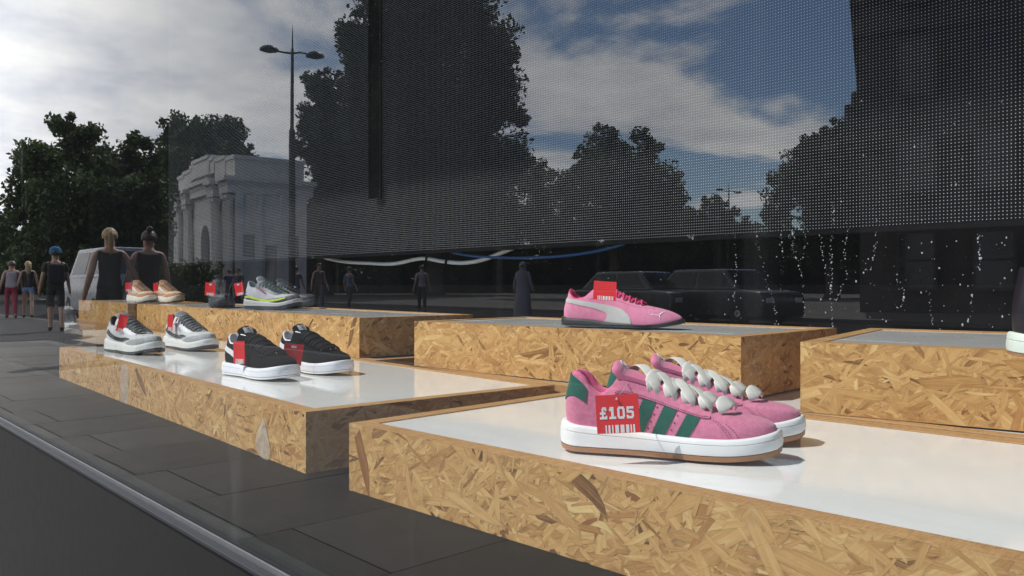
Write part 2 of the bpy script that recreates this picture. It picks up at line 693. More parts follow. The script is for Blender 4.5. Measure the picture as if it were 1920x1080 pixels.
ZG = CAM_H - 0.372            # lower edge of the glass
win = empty('shop_window', (-3.2, GLASS_Y, ZG))
tag(win, 'large shop window pane mirroring the street above a dark grey base', 'window')


def pane(x0, x1):
    b = MB()
    y0, y1, z0, z1 = GLASS_Y, GLASS_Y + 0.012, ZG - 0.01, 5.27
    vs = [(x0, y0, z0), (x1, y0, z0), (x1, y1, z0), (x0, y1, z0), (x0, y0, z1), (x1, y0, z1), (x1, y1, z1), (x0, y1, z1)]
    b.add(vs, [(0, 1, 5, 4)], 0)
    b.add(vs, [(0, 3, 2, 1), (4, 5, 6, 7), (1, 2, 6, 5), (2, 3, 7, 6), (3, 0, 4, 7)], 1)
    o = b.build('glass_pane', [GLASS_F, GLASS_B], None, recalc=False)
    o.parent = win
    o.matrix_parent_inverse = Matrix.Translation(win.location).inverted()
    return o


pane(-8.5, 2.0)


def wpart(name, dims, m, bevel=0.0):
    b = MB()
    b.box(*dims)
    o = b.build(name, m, win, bevel=bevel)
    o.matrix_parent_inverse = Matrix.Translation(win.location).inverted()
    return o


wpart('sill_ledge', (-8.6, 2.1, 0.4795, GLASS_Y - 0.0065, ZG - 0.0125, ZG - 0.0065), ledge_mat, 0.001)
wpart('glazing_bead', (-8.6, 2.1, GLASS_Y - 0.0045, GLASS_Y - 0.0015, ZG - 0.03, ZG + 0.0), bead_mat, 0.0006)
wpart('gasket', (-8.6, 2.1, GLASS_Y - 0.0015, GLASS_Y - 0.0003, ZG - 0.03, ZG + 0.0035), gasket_mat)
wpart('setting_channel', (-8.6, 2.1, GLASS_Y - 0.0065, GLASS_Y - 0.0045, ZG - 0.0125, ZG - 0.0105), gasket_mat)
wpart('inner_bead', (-8.6, 2.1, GLASS_Y + 0.0125, GLASS_Y + 0.026, ZG - 0.03, ZG + 0.006), gasket_mat)
wpart('head_frame', (-8.6, 2.1, GLASS_Y - 0.03, GLASS_Y + 0.029, 5.27, 5.40), riser_mat)
rs = empty('window_base_wall', (-3.2, 0.49, 0))
tag(rs, 'dark grey cladding panel wall under the shop window ledge', 'low wall')
for x0 in np.arange(-10.3, 2.0, 3.5):
    b = MB()
    b.box(max(x0 + 0.002, -8.6), min(x0 + 3.498, 2.1), 0.487, 0.53, 0.03, ZG - 0.013)
    o = b.build('cladding_panel', riser_mat, rs, bevel=0.0015)
    o.matrix_parent_inverse = Matrix.Translation(rs.location).inverted()

# black panel beside the left plinth
pn = slab_box('black_hoarding', (-6.5, -3.47, 0.842, 0.862, Z_FLOOR, 0.93), black_paint)
tag(pn, 'low black screen board closing the left end of the window display', 'display board')


# ------------------------------------------------------------------ plinths of OSB board with white gloss tops
BT = 0.034


def plinth(label, p0, p1, depth, z0, z1, group='chipboard plinths stepped up in the window', cutlen=None, strands=True):
    """p0, p1: left and right ends of the top front edge."""
    p0, p1 = Vector((p0[0], p0[1], 0)), Vector((p1[0], p1[1], 0))
    e = p1 - p0
    L = cutlen or e.length
    root = empty('display_plinth', (p0.x, p0.y, z0), math.atan2(e.y, e.x))
    tag(root, label, 'display plinth', group)
    h = z1 - z0

    def board(name, x0, x1, y0, y1):
        b = MB()
        b.box(x0, x1, y0, y1, 0, h)
        me = b.mesh(name, [OSB, OSB_EDGE])
        for p in me.polygons:
            if abs(p.normal.z) > 0.9:
                p.material_index = 1
        o = bpy.data.objects.new(name, me)
        COL.objects.link(o)
        o.parent = root
        m = o.modifiers.new('bevel', 'BEVEL')
        m.width = 0.0008
        m.segments = 1
        return o
    fb = board('front_board', 0, L, 0, BT)
    if strands:
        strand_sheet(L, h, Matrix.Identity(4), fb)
    board('back_board', 0, L, depth - BT, depth)
    board('side_board', 0, BT, BT + 0.0004, depth - BT - 0.0004)
    sb_ = board('side_board', L - BT, L, BT + 0.0004, depth - BT - 0.0004)
    if strands:
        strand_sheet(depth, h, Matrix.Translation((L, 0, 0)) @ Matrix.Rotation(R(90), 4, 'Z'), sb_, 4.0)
    b = MB()
    b.box(BT + 0.0008, L - BT - 0.0008, BT + 0.0008, depth - BT - 0.0008, h - 0.012, h - 0.0022)
    b.build('top_sheet', ACRYL, root)
    return root


P = at(655, 792.8, Z_LOW)
Q = at(1920, 1054.8, Z_LOW)
plN = plinth('low chipboard plinth carrying the pink and green sneakers', P, P + (Q - P) * 1.28, 0.635, Z_FLOOR, Z_LOW)
P = at(111.5, 651, Z_LOW)
Q = at(574, 772.5, Z_LOW)
plM = plinth('long low chipboard plinth carrying the black pair and the white grey pair', P, Q, 0.635, Z_FLOOR, Z_LOW)
plinth('chipboard plinth half hidden behind the black board', (-4.75, 0.885), (-3.475, 0.866), 0.62, Z_FLOOR, Z_LOW)
# lower tier at the back, which carries the upper plinths
plinth('hidden lower chipboard plinth under the pink slim shoe plinth', (-1.95, 1.392), (-1.262, 1.392), 0.58, Z_FLOOR, Z_LOW, strands=False)
plinth('lower chipboard plinth under the grey topped plinth at right', (-1.225, 1.398), (0.45, 1.467), 0.50, Z_FLOOR, Z_LOW, strands=False)
plinth('lower chipboard plinth under the long back plinth at left', (-5.0, 1.572), (-2.17, 1.412), 0.40, Z_FLOOR, Z_LOW, strands=False)
plinth('lower chipboard plinth under the orange sneaker plinth', (-6.4, 1.62), (-5.03, 1.575), 0.40, Z_FLOOR, Z_LOW, strands=False)
P = at(777, 602, Z_HIGH)
Q = at(1390, 631.4, Z_HIGH)
plB = plinth('upper chipboard plinth carrying the single pink slim shoe', P, Q, 0.48, Z_LOW + 0.001, Z_HIGH)
P = at(1500.8, 640.8, Z_HIGH)
Q = at(1920, 657.3, Z_HIGH)
plR = plinth('upper chipboard plinth at the right behind the pink green pair', P, P + (Q - P) * 3.2, 0.60, Z_LOW + 0.001, Z_HIGH)
Q = at(674, 595.8, Z_HIGH)
k = -0.4625
dl = 1.56 / (0.733 * k + 0.68)
A0 = Vector((dl * (0.68 * k - 0.733), 1.56, 0))
plA = plinth('long upper chipboard plinth carrying the grey lime running shoe', A0, Q, 0.46, Z_LOW + 0.001, Z_HIGH)
plA2 = plinth('upper chipboard plinth carrying the orange sneakers', (-6.2, 1.63), (A0.x - 0.19, A0.y + 0.011), 0.44, Z_LOW + 0.001, Z_HIGH)

# ------------------------------------------------------------------ LED screen hung at the back
led_body = plain('screen_body', (0.007, 0.007, 0.0078), 0.9, 0.2, 40, spec=.05)
led_dot = plain('screen_pixel', (0.60, 0.615, 0.63), 0.6, 0.1, 10, spec=.15)
scr = empty('led_screen', (-2.3, SCREEN_Y, Z_SCREEN))
tag(scr, 'wide dark dotted screen of small light points hung behind the shoes', 'screen')
MW, NP = 0.5, 62
mb = MB()
mb.box(0.0002, MW - 0.0002, 0, 0.03, 0.0002, MW - 0.0002)
body0 = mb.build('screen_module', led_body, scr, bevel=0)
vs, fs = [], []
pp = MW / NP
for i in range(NP):
    for j in range(NP):
        x, z, q = (i + 0.5) * pp, (j + 0.5) * pp, 0.00100
        b0 = len(vs)
        vs += [(x - q, -0.0002, z - q), (x + q, -0.0002, z - q), (x + q, -0.0002, z + q), (x - q, -0.0002, z + q), (x - q * .6, -0.0012, z - q * .6), (x + q * .6, -0.0012, z - q * .6), (x + q * .6, -0.0012, z + q * .6), (x - q * .6, -0.0012, z + q * .6)]
        fs += [(b0 + 4, b0 + 5, b0 + 6, b0 + 7), (b0, b0 + 1, b0 + 5, b0 + 4), (b0 + 1, b0 + 2, b0 + 6, b0 + 5), (b0 + 2, b0 + 3, b0 + 7, b0 + 6), (b0 + 3, b0, b0 + 4, b0 + 7)]
me = bpy.data.meshes.new('pixel')
me.from_pydata(vs, [], fs)
me.materials.append(led_dot)
me.update()
dots0 = bpy.data.objects.new('pixel', me)
COL.objects.link(dots0)
dots0.parent = body0
dots0['kind'] = 'stuff'
first = True
for ix in range(14):
    for iz in range(5):
        if first:
            o = body0
            first = False
        else:
            o = body0.copy()
            COL.objects.link(o)
            c = dots0.copy()
            COL.objects.link(c)
            c.parent = o
        o.location = (-3.2 + ix * MW - 0.013 * 0, random.uniform(0, 0.0004), iz * MW)
b = MB()
b.box(-3.2, -3.2 + 14 * MW, -0.002, 0.03, -0.012, -0.0005)
b.build('bottom_rail', led_body, scr)

# cables drooping under the screen
wh_cable = plain('white_cable', (0.72, 0.72, 0.70), 0.45, 0.06, 60)
bl_cable = plain('blue_cable', (0.02, 0.10, 0.30), 0.42, 0.1, 60)


def cable(name, px, r, m, label, y):
    pts = [at_y(a, b_, y) for a, b_ in px]
    fine = []
    for i in range(len(pts) - 1):
        p0, p1, p2, p3 = pts[max(i - 1, 0)], pts[i], pts[i + 1], pts[min(i + 2, len(pts) - 1)]
        for s in range(6):
            t = s / 6
            fine.append(0.5 * ((2 * p1) + (p2 - p0) * t + (2 * p0 - 5 * p1 + 4 * p2 - p3) * t * t + (3 * p1 - p0 - 3 * p2 + p3) * t ** 3))
    fine.append(pts[-1])
    b = MB()
    b.tube(fine, r, 10)
    return tag(b.build(name, m, None, smooth=True), label, 'cable')


cable('power_cable', [(585, 470), (600, 480), (640, 490), (690, 493.5), (738, 494.5), (790, 484.5), (830, 490), (868, 493), (905, 487), (945, 472), (985, 455)], 0.0085, wh_cable, 'thick white cable drooping below the dark screen', 2.04)
cable('data_cable', [(800, 455), (835, 469), (880, 479), (950, 483.5), (1030, 482), (1100, 474), (1160, 460), (1215, 438)], 0.0055, bl_cable, 'thin blue cable drooping below the dark screen', 2.035)
tieb = MB()
for px in (800, 838):
    c = at_y(px, 487, 2.03)
    tieb = MB()
    tieb.tube([c + Vector((-0.015, 0, -0.03)), c + Vector((0.012, -0.004, 0.03))], 0.0045, 6)
    tag(tieb.build('cable_tie', black_paint), 'black tie strap round the white cable, ' + ('nearer the pink slim shoe' if px > 820 else 'nearer the running shoe'), 'cable tie', 'ties on the white cable')

# black drop pole hanging from the ceiling in front of the screen
hp = at_y(704, 372, 1.968)
b = MB()
b.box(-.028, .028, -.012, .012, 0, 5.30 - hp.z)
hang = b.build('hanging_post', plain('post_paint', (.004, .004, .0045), .9, .2, 20, spec=.05))
hang.location = hp
hang.rotation_euler = (0, 0, R(25))
tag(hang, 'black hanging post before the screen, above the white cable', 'post')
for sx in (-1, 1):
    b = MB()
    b.box(sx * .0292 - .001, sx * .0292 + .001, -.013, -.006, 0, 3.61 - hp.z)
    b.build('edge_strip', plain('dull_metal', (.02, .02, .021), .6, .1, 30, metal=.5), hang)

# unseen slab added above the picture to shade the upper part of the screen
can = empty('shade_canopy', (-3.2, 0.40, 5.92))
tag(can, 'flat grey slab added unseen above the shop window to shade the dotted screen', 'canopy')
for nm, dims, m in (('shade_slab', (-6.5, 6.0, -1.60, 0.10, 0, .10), riser_mat), ('shade_slab_edge', (-6.5, 6.0, -1.64, -1.601, -.02, .20), ledge_mat), ('wall_strip', (-5.4, 5.2, 0.07, 0.13, -.52, -.001), riser_mat)):
    b = MB()
    b.box(*dims)
    b.build(nm, m, can)

# ================================================================== SHOES
class Shoe:
    NA, NTT = 96, 26

    def __init__(s, name, label, group, L, wid, zmid, inner, ctrl, sole, spring=0.012, outx=None, collar_roll=0.007):
        s.L = L
        s.wh, s.ww, s.wf, s.xt, s.toe_p = wid
        s.zmid = table(*zip(*zmid))
        ia = [r[0] for r in inner]
        s.ix, s.iy, s.iz = (table(ia, [r[k] for r in inner]) for k in (1, 2, 3))
        ca = [r[0] for r in ctrl]
        s.c = [table(ca, [r[k] for r in ctrl]) for k in (1, 2, 3, 4)]
        s.sp = spring
        s.roll = collar_roll
        ox = outx or [(0, 0), (.05, .006), (.1, .022), (.18, .065), (.3, .165), (.4, .27), (.5, .375), (.6, .49), (.75, .665), (.85, .805), (.92, .905), (.965, .965), (1, 1)]
        s.ox = table(*zip(*ox))
        s.wmid = table([0.10, 0.20, 0.36, 0.52, s.xt - 0.04, s.xt], [s.wh, s.wh * 1.04, s.ww, (s.ww + s.wf) / 2, s.wf, s.wf])
        s.root = empty(name)
        tag(s.root, label, 'shoe', group)
        s.S, s.N = {}, {}
        for sd in (1, -1):
            G = np.zeros((s.NA + 1, s.NTT + 1, 3))
            for i in range(s.NA + 1):
                a = i / s.NA
                P0, P1, P2, P3 = s.ctrl_pts(a, sd)
                for j in range(s.NTT + 1):
                    t = j / s.NTT
                    u = 1 - t
                    G[i, j] = P0 * u ** 3 + P1 * (3 * u * u * t) + P2 * (3 * u * t * t) + P3 * t ** 3
            du = np.gradient(G, axis=0)
            dv = np.gradient(G, axis=1)
            nn = np.cross(du, dv) * (-sd)
            nn /= np.maximum(np.linalg.norm(nn, axis=2, keepdims=True), 1e-12)
            s.S[sd], s.N[sd] = G, nn
        s.sole(*sole)

    def width(s, x):
        if x < 0.10:
            return s.wh * math.sqrt(max(0, 1 - ((0.10 - x) / 0.10) ** 2))
        if x > s.xt:
            q = min(1, (x - s.xt) / (1 - s.xt))
            return s.wf * max(0, 1 - q ** s.toe_p) ** (1 / s.toe_p)
        return s.wmid(x)

    def lift(s, x):
        z = 0.0
        if x > 0.70:
            z += s.sp * ((x - 0.70) / 0.30) ** 2
        if x < 0.10:
            z += s.sp * 0.25 * ((0.10 - x) / 0.10) ** 2
        return z

    def out2(s, a, sd):
        x = s.ox(a)
        return np.array([x * s.L, sd * s.width(x) + 0.004 * math.sin(math.pi * x) * 0.5])

    def onorm(s, a, sd):
        if a <= 0.0005:
            return np.array([-1.0, 0.0])
        if a >= 0.9995:
            return np.array([1.0, 0.0])
        e = 0.004
        d = s.out2(min(1, a + e), sd) - s.out2(max(0, a - e), sd)
        n = np.array([d[1], -d[0]]) * (-sd)
        return n / (np.linalg.norm(n) + 1e-12)

    def ctrl_pts(s, a, sd):
        o, n = s.out2(a, sd), s.onorm(a, sd)
        xn = s.ox(a)
        z0 = s.zmid(xn) + s.lift(xn) - 0.003
        P0 = np.array([o[0] - n[0] * 0.003, o[1] - n[1] * 0.003, z0])
        P3 = np.array([s.ix(a) * s.L, sd * s.iy(a) + 0.002 * math.sin(math.pi * s.ix(a)), s.iz(a)])
        h1, b1, k2, m2 = (f(a) for f in s.c)
        P1 = P0 + np.array([n[0] * b1, n[1] * b1, h1])
        P2 = P3 + np.array([n[0] * k2, n[1] * k2, -m2])
        return P0, P1, P2, P3

    def pt(s, a, t, sd, off=0.0):
        i, j = min(max(a, 0), 1) * s.NA, min(max(t, 0), 1) * s.NTT
        i0, j0 = min(int(i), s.NA - 1), min(int(j), s.NTT - 1)
        fi, fj = i - i0, j - j0
        G, N = s.S[sd], s.N[sd]
        w = ((i0, j0, (1 - fi) * (1 - fj)), (i0 + 1, j0, fi * (1 - fj)), (i0, j0 + 1, (1 - fi) * fj), (i0 + 1, j0 + 1, fi * fj))
        p = sum(G[x, y] * q for x, y, q in w)
        n = sum(N[x, y] * q for x, y, q in w)
        return Vector(p) + Vector(n).normalized() * off

    def inv(s, xn, z, sd):
        """(a, t) of the point of one side seen at (xn * L, z) from the side."""
        G = s.S[sd]
        d = (G[:, :, 0] - xn * s.L) ** 2 + (G[:, :, 2] - z) ** 2
        i, j = np.unravel_index(np.argmin(d), d.shape)
        a, t = i / s.NA, j / s.NTT
        for _ in range(4):
            e = 0.004
            p = s.pt(a, t, sd)
            pa = s.pt(min(1, a + e), t, sd) - s.pt(max(0, a - e), t, sd)
            ptt = s.pt(a, min(1, t + e), sd) - s.pt(a, max(0, t - e), sd)
            ea = (min(1, a + e) - max(0, a - e))
            et = (min(1, t + e) - max(0, t - e))
            J = np.array([[pa.x / ea, ptt.x / et], [pa.z / ea, ptt.z / et]])
            if abs(np.linalg.det(J)) < 1e-9:
                break
            st = np.linalg.solve(J, np.array([xn * s.L - p.x, z - p.z]))
            st = np.clip(st, -0.05, 0.05)
            a, t = min(max(a + st[0], 0), 1), min(max(t + st[1], 0), 1)
        return a, t

    # ---- solid parts
    def ring(s, off, zf, n=88):
        pts = []
        for sd in (-1, 1):
            rng = range(n // 2) if sd == -1 else range(n // 2)
            for k in rng:
                a = (k / (n // 2)) if sd == -1 else 1 - k / (n // 2)
                a = 0.5 - 0.5 * math.cos(math.pi * a) if False else a
                o, nn = s.out2(a, sd), s.onorm(a, sd)
                xn = s.ox(a)
                pts.append((o[0] + nn[0] * off, o[1] + nn[1] * off, zf(xn)))
        return pts

    def sole(s, out_mat, out_h, mid_mat, flare, groove=0.62, tread=None):
        b = MB()
        lf = s.lift
        b.loft([s.ring(-0.004, lambda x: lf(x)), s.ring(flare - 0.0008, lambda x: lf(x) + 0.001), s.ring(flare + 0.0002, lambda x: lf(x) + out_h - 0.0006), s.ring(-0.002, lambda x: lf(x) + out_h - 0.0004)], True, (True, True))
        b.build('outsole', out_mat, s.root, smooth=True, angle=40, recalc=True)
        b = MB()
        zt = lambda x, f: lf(x) + lerp(out_h, s.zmid(x), f)
        prof = [(flare - 0.004, 0.0), (flare, 0.02), (flare + 0.0012, 0.30), (flare + 0.0004, groove - 0.02), (flare - 0.0012, groove), (flare + 0.0002, groove + 0.03), (flare - 0.0006, 0.88), (flare - 0.0022, 0.975), (flare - 0.0045, 1.0), (-0.008, 0.97)]
        b.loft([s.ring(o, lambda x, f=f: zt(x, f)) for o, f in prof], True, (True, True))
        s.mid = b.build('midsole', mid_mat, s.root, smooth=True, angle=50)

    def upper(s, m, lining_m, tongue_m=None, extra_tongue=(0.285, 0.020), tongue_w=(0.0135, 0.026), a_t=0.5, tth=.0032):
        G = {}
        b = MB()
        rows = []
        for j in range(s.NTT + 1):
            r = [s.S[-1][i, j] for i in range(s.NA)] + [s.S[1][s.NA - i, j] for i in range(s.NA)]
            rows.append(r)
        b.loft(rows, True)
        s.up = b.build('upper', m, s.root, smooth=True)
        # padded collar and lining
        b = MB()
        rows = []

        def inring(inw, dz, floor=None):
            r = []
            for sd, seq in ((-1, range(s.NA)), (1, range(s.NA, 0, -1))):
                for i in seq:
                    a = i / s.NA
                    p = s.S[sd][i, s.NTT]
                    n = s.onorm(a, sd)
                    lim = 1.0
                    q = min(inw, 0.75 * abs(p[1] - 0.002)) if 0.03 < a < 0.97 else inw * (1 if a < 0.5 else 0.4)
                    fade = 1.0 if a < 0.5 else max(0.25, 1 - (a - 0.5) / 0.12)
                    z = p[2] + dz * (fade if dz > -0.02 else 1)
                    if floor is not None:
                        z = s.zmid(p[0] / s.L) + floor
                    r.append((p[0] - n[0] * q, p[1] - n[1] * q, z))
            return r
        w = s.roll
        rows = [inring(0.0002, -0.0006), inring(w * 0.22, 0.0022), inring(w * 0.6, 0.0028), inring(w, 0.0005), inring(w * 1.25, -0.006), inring(w * 0.9, -0.018), inring(w * 0.5, 0, 0.012)]
        b.loft(rows, True, (False, True))
        b.build('lining', lining_m, s.root, smooth=True)
        # tongue
        if tongue_m:
            b = MB()
            n = 20
            rings = []
            x_top, ext = extra_tongue
            for k in range(n + 1):
                q = k / n
                a = lerp(0.97, a_t, min(1, q / 0.80))
                x, z = s.ix(a), s.iz(a) - 0.0035
                if q > 0.80:
                    e = (q - 0.80) / 0.20
                    x, z = lerp(s.ix(a_t), x_top, e), lerp(z, s.iz(a_t) + ext, e ** 0.9)
                hw = lerp(tongue_w[0], tongue_w[1], min(1, q * 1.15) ** 1.3)
                if q > 0.95:
                    hw *= math.sqrt(max(0.62, 1 - ((q - 0.95) / 0.08) ** 2))
                th = 0.0032 if q < .7 else lerp(.0032, tth, min(1, (q - .7) / .15)) * (1 if q < .93 else max(.45, 1 - (q - .93) / .13))
                lift = 0.004 * min(1, q * 3)
                ring = []
                m_ = 9
                top = [(-hw + 2 * hw * c / (m_ - 1)) for c in range(m_)]
                slope = 0.55
                for y in top:
                    dome = lift + 0.006 * (1 - (y / hw) ** 2) - 0.0035
                    ring.append((x * s.L + 0.0 + th * slope, y + 0.001, z + dome + th * 0.6))
                for y in reversed(top):
                    dome = lift + 0.006 * (1 - (y / hw) ** 2) - 0.0035
                    ring.append((x * s.L - th * slope, y + 0.001, z + dome - th * 0.6))
                rings.append(ring)
            b.loft(rings, True, (True, True))
            s.tongue = b.build('tongue', tongue_m, s.root, smooth=True, angle=70)
            s.tongue_rings = rings

    def skin_patch(s, name, P, m, off=0.0011, parent=None, smooth=True):
        """P[i][j] = (a, t, side): a sheet of real thickness lying on the upper."""
        top = [[s.pt(a, t, sd, off) for a, t, sd in r] for r in P]
        low = [[s.pt(a, t, sd, -0.0008) for a, t, sd in r] for r in P]
        b = MB()
        b.grid(top)
        n, k = len(P), len(P[0])
        loop = [(i, 0) for i in range(n)] + [(n - 1, j) for j in range(1, k)] + [(i, k - 1) for i in range(n - 2, -1, -1)] + [(0, j) for j in range(k - 2, 0, -1)]
        vs = [top[i][j] for i, j in loop] + [low[i][j] for i, j in loop]
        q = len(loop)
        b.add(vs, [(i, (i + 1) % q, q + (i + 1) % q, q + i) for i in range(q)])
        return b.build(name, m, parent or s.root, smooth=smooth, angle=40)

    def side_patch(s, name, up, lo, m, sides=(1, -1), nu=28, nv=7, off=0.0011, zig=0.0, teeth=0):
        """Sheet between two curves given as (x/L, z) seen from the side."""
        def samp(c, u):
            q = u * (len(c) - 1)
            i = min(int(q), len(c) - 2)
            p0, p1, p2, p3 = c[max(i - 1, 0)], c[i], c[i + 1], c[min(i + 2, len(c) - 1)]
            t = q - i
            return [0.5 * ((2 * p1[k]) + (p2[k] - p0[k]) * t + (2 * p0[k] - 5 * p1[k] + 4 * p2[k] - p3[k]) * t * t + (3 * p1[k] - p0[k] - 3 * p2[k] + p3[k]) * t ** 3) for k in (0, 1)]
        for sd in sides:
            P = []
            for i in range(nu + 1):
                u = i / nu
                A, B = samp(up, u), samp(lo, u)
                z = zig * (1 if i % 2 else -1) if zig else 0
                row = []
                for j in range(nv + 1):
                    v = j / nv
                    vv = v + (z if j == 0 else (-z if j == nv else 0))
                    row.append((*s.inv(lerp(A[0], B[0], vv), lerp(A[1], B[1], vv), sd), sd))
                P.append(row)
            s.skin_patch(name, P, m, off)

    def stitch(s, path, m, sides=(1, -1), pitch=0.0036, size=0.0017, off=0.0004, thick=0.0006, name='stitching'):
        for sd in sides:
            pts = [s.pt(a, t, sd, off) for a, t in path(sd)]
            b = MB()
            acc = 0.0
            nxt = 0.0
            for p, q in zip(pts[:-1], pts[1:]):
                d = (q - p)
                l = d.length
                while l > 1e-9 and nxt <= acc + l:
                    c = p + d * ((nxt - acc) / l)
                    e = d.normalized() * size * 0.5
                    w = Vector((0, 0, 1)).cross(e)
                    w = w.normalized() * thick if w.length > 1e-9 else Vector((0, thick, 0))
                    upv = e.cross(w).normalized() * thick
                    b.add([c - e - w, c + e - w, c + e + w, c - e + w, c + upv], [(0, 1, 4), (1, 2, 4), (2, 3, 4), (3, 0, 4)])
                    nxt += pitch
                acc += l
            if b.v:
                b.build(name, m, s.root)['kind'] = 'stuff'

    def laces(s, m, rows, w=0.0062, th=0.28, bulge=1.25, lift=0.006, cross=0.03, ends=0.86, twist=0.5, name='lace', puff=False):
        for i, a in enumerate(rows):
            dirs = (1, -1) if (cross and not puff) else ((1,) if i % 2 else (-1,))
            for dirn in dirs:
                a0, a1 = a + cross * 0.5 * dirn, a - cross * 0.5 * dirn
                if puff:
                    a0, a1 = a + .004, a - cross * dirn * (1 if dirn > 0 else .55)
                p0 = s.pt(min(a0, .97), ends, -1, 0.0015)
                p1 = s.pt(min(a1, .97), ends, 1, 0.0015)
                n = 18
                pts, rs, fl = [], [], []
                for k in range(n + 1):
                    q = k / n
                    p = p0.lerp(p1, q)
                    am = lerp(a0, a1, q)
                    ztop = s.iz(min(.97, am)) + lift + (0.0022 if dirn > 0 else 0)
                    arch = math.sin(math.pi * q) ** 0.55
                    p.z = lerp(p.z, max(ztop, p.z + 0.002), arch)
                    pts.append(p)
                    e = min(q, 1 - q)
                    if puff:
                        # bulging gathered ends, broad flat middle
                        lump = math.exp(-((e - .10) / .075) ** 2)
                        rs.append(w * (.42 * min(1, e / .05 + .4) + .62 * min(1, e / .10)) * (1 + .12 * math.sin(i * 3.1 + q * 6)))
                        fl.append(th + (.28 - th) * lump)
                    else:
                        rs.append(w * (0.55 + (bulge - 0.55) * min(1, e / 0.16) - (bulge - 1) * min(1, max(0, e - 0.16) / 0.2)))
                        fl.append(th * (1.9 - 0.9 * min(1, e / 0.25)))
                b = MB()
                tw = twist * dirn * (0.6 + 0.4 * math.sin(i * 2.3))
                b.tube(pts, rs, 14, up=(0.50 + 0.2 * math.sin(i * 1.7), (-0.55 if puff else 0) + 0.3 * tw, 1), flat=fl)
                b.build(name, m, s.root, smooth=True)

    def bow(s, m, r=0.0022):
        pass

    def place(s, heel, toe, z, root=None):
        rt = root or s.root
        p, q = at(*heel, z), at(*toe, z)
        d = q - p
        rt.location = (p.x, p.y, z + 0.0008)
        rt.rotation_euler = (0, 0, math.atan2(d.y, d.x))
        return rt


def knit(name, col, scale=900.0, rough=0.75, amp=0.5):
    """Ribbed woven lace cloth."""
    t = NT(name)
    co = t.n('ShaderNodeTexCoord').outputs['Object']
    w = t.n('ShaderNodeTexWave', wave_type='BANDS', bands_direction='X')
    w.inputs['Scale'].default_value = scale / 6.28
    w.inputs['Distortion'].default_value = 1.2
    w.inputs['Detail'].default_value = 2
    t.l(co, w.inputs['Vector'])
    c = t.mix(t.mr(w.outputs[1], 0, 1, 0, 0.28), (*col, 1), (*(v * 0.62 for v in col), 1))
    b = t.bsdf(Base_Color=c, Roughness=rough, Specular_IOR_Level=0.25)
    t.l(t.bump(w.outputs[1], amp, 0.0006), b.inputs['Normal'])
    t.l(b.outputs[0], t.out.inputs['Surface'])
    return t.mat


rub_white = plain('white_rubber', (0.80, 0.80, 0.79), 0.45, 0.035, 30, 0.06, 1500)
rub_gum = plain('gum_rubber', (0.36, 0.17, 0.075), 0.5, 0.08, 60, 0.1, 900)
suede_pink = plain('pink_suede', (0.66, 0.21, 0.325), 0.9, 0.20, 150, 0.8, 1000, sheen=0.3, spec=0.12)
pink_lining = plain('pink_lining', (0.78, 0.165, 0.31), 0.92, 0.10, 120, 0.5, 1100, sheen=0.3, spec=0.1)
green_suede = plain('green_suede', (0.018, 0.112, 0.082), 0.85, 0.15, 120, 0.35, 1500, sheen=0.15, spec=0.2)
thread_dark = plain('dark_thread', (0.10, 0.022, 0.05), 0.8, 0.1, 50)
lace_cream = knit('cream_lace', (0.80, 0.77, 0.70), 1500)
red_card = plain('red_card', (0.80, 0.018, 0.022), 0.5, 0.05, 30, spec=0.5)
print_white = plain('white_print', (0.82, 0.80, 0.79), 0.5, 0.03, 30)
clear_cord = plain('tag_cord', (0.62, 0.50, 0.52), 0.4, 0.1, 50)


# ---- price tags: their own things, hanging on the shoes
def ray_pt(px, py, d):
    lat = (px - CX) / F_PX * d
    return Vector((AX[0] * lat + AX[1] * d, AY[0] * lat + AY[1] * d, CAM_H - (py - CY) / F_PX * d))


GLYPH = {
    '1': [(0.30, 0, 0.62, 1.0), (0.06, 0, 0.88, 0.2), (0.06, 0.66, 0.32, 0.86), (0.14, 0.84, 0.34, 1.0)],
    '0': [(0.0, 0.14, 0.27, 0.86), (0.63, 0.14, 0.90, 0.86), (0.10, 0, 0.80, 0.2), (0.10, 0.8, 0.80, 1.0)],
    '5': [(0.03, 0.8, 0.86, 1.0), (0.03, 0.46, 0.27, 0.82), (0.03, 0.46, 0.74, 0.66), (0.62, 0.12, 0.88, 0.58), (0.03, 0, 0.76, 0.2), (0.0, 0.1, 0.22, 0.30)],
    '\u00a3': [(0.26, 0.10, 0.50, 0.90), (0.36, 0.82, 0.80, 1.0), (0.62, 0.68, 0.86, 0.90), (0.04, 0.40, 0.74, 0.58), (0.02, 0, 0.92, 0.2), (0.70, 0.14, 0.92, 0.30)],
}


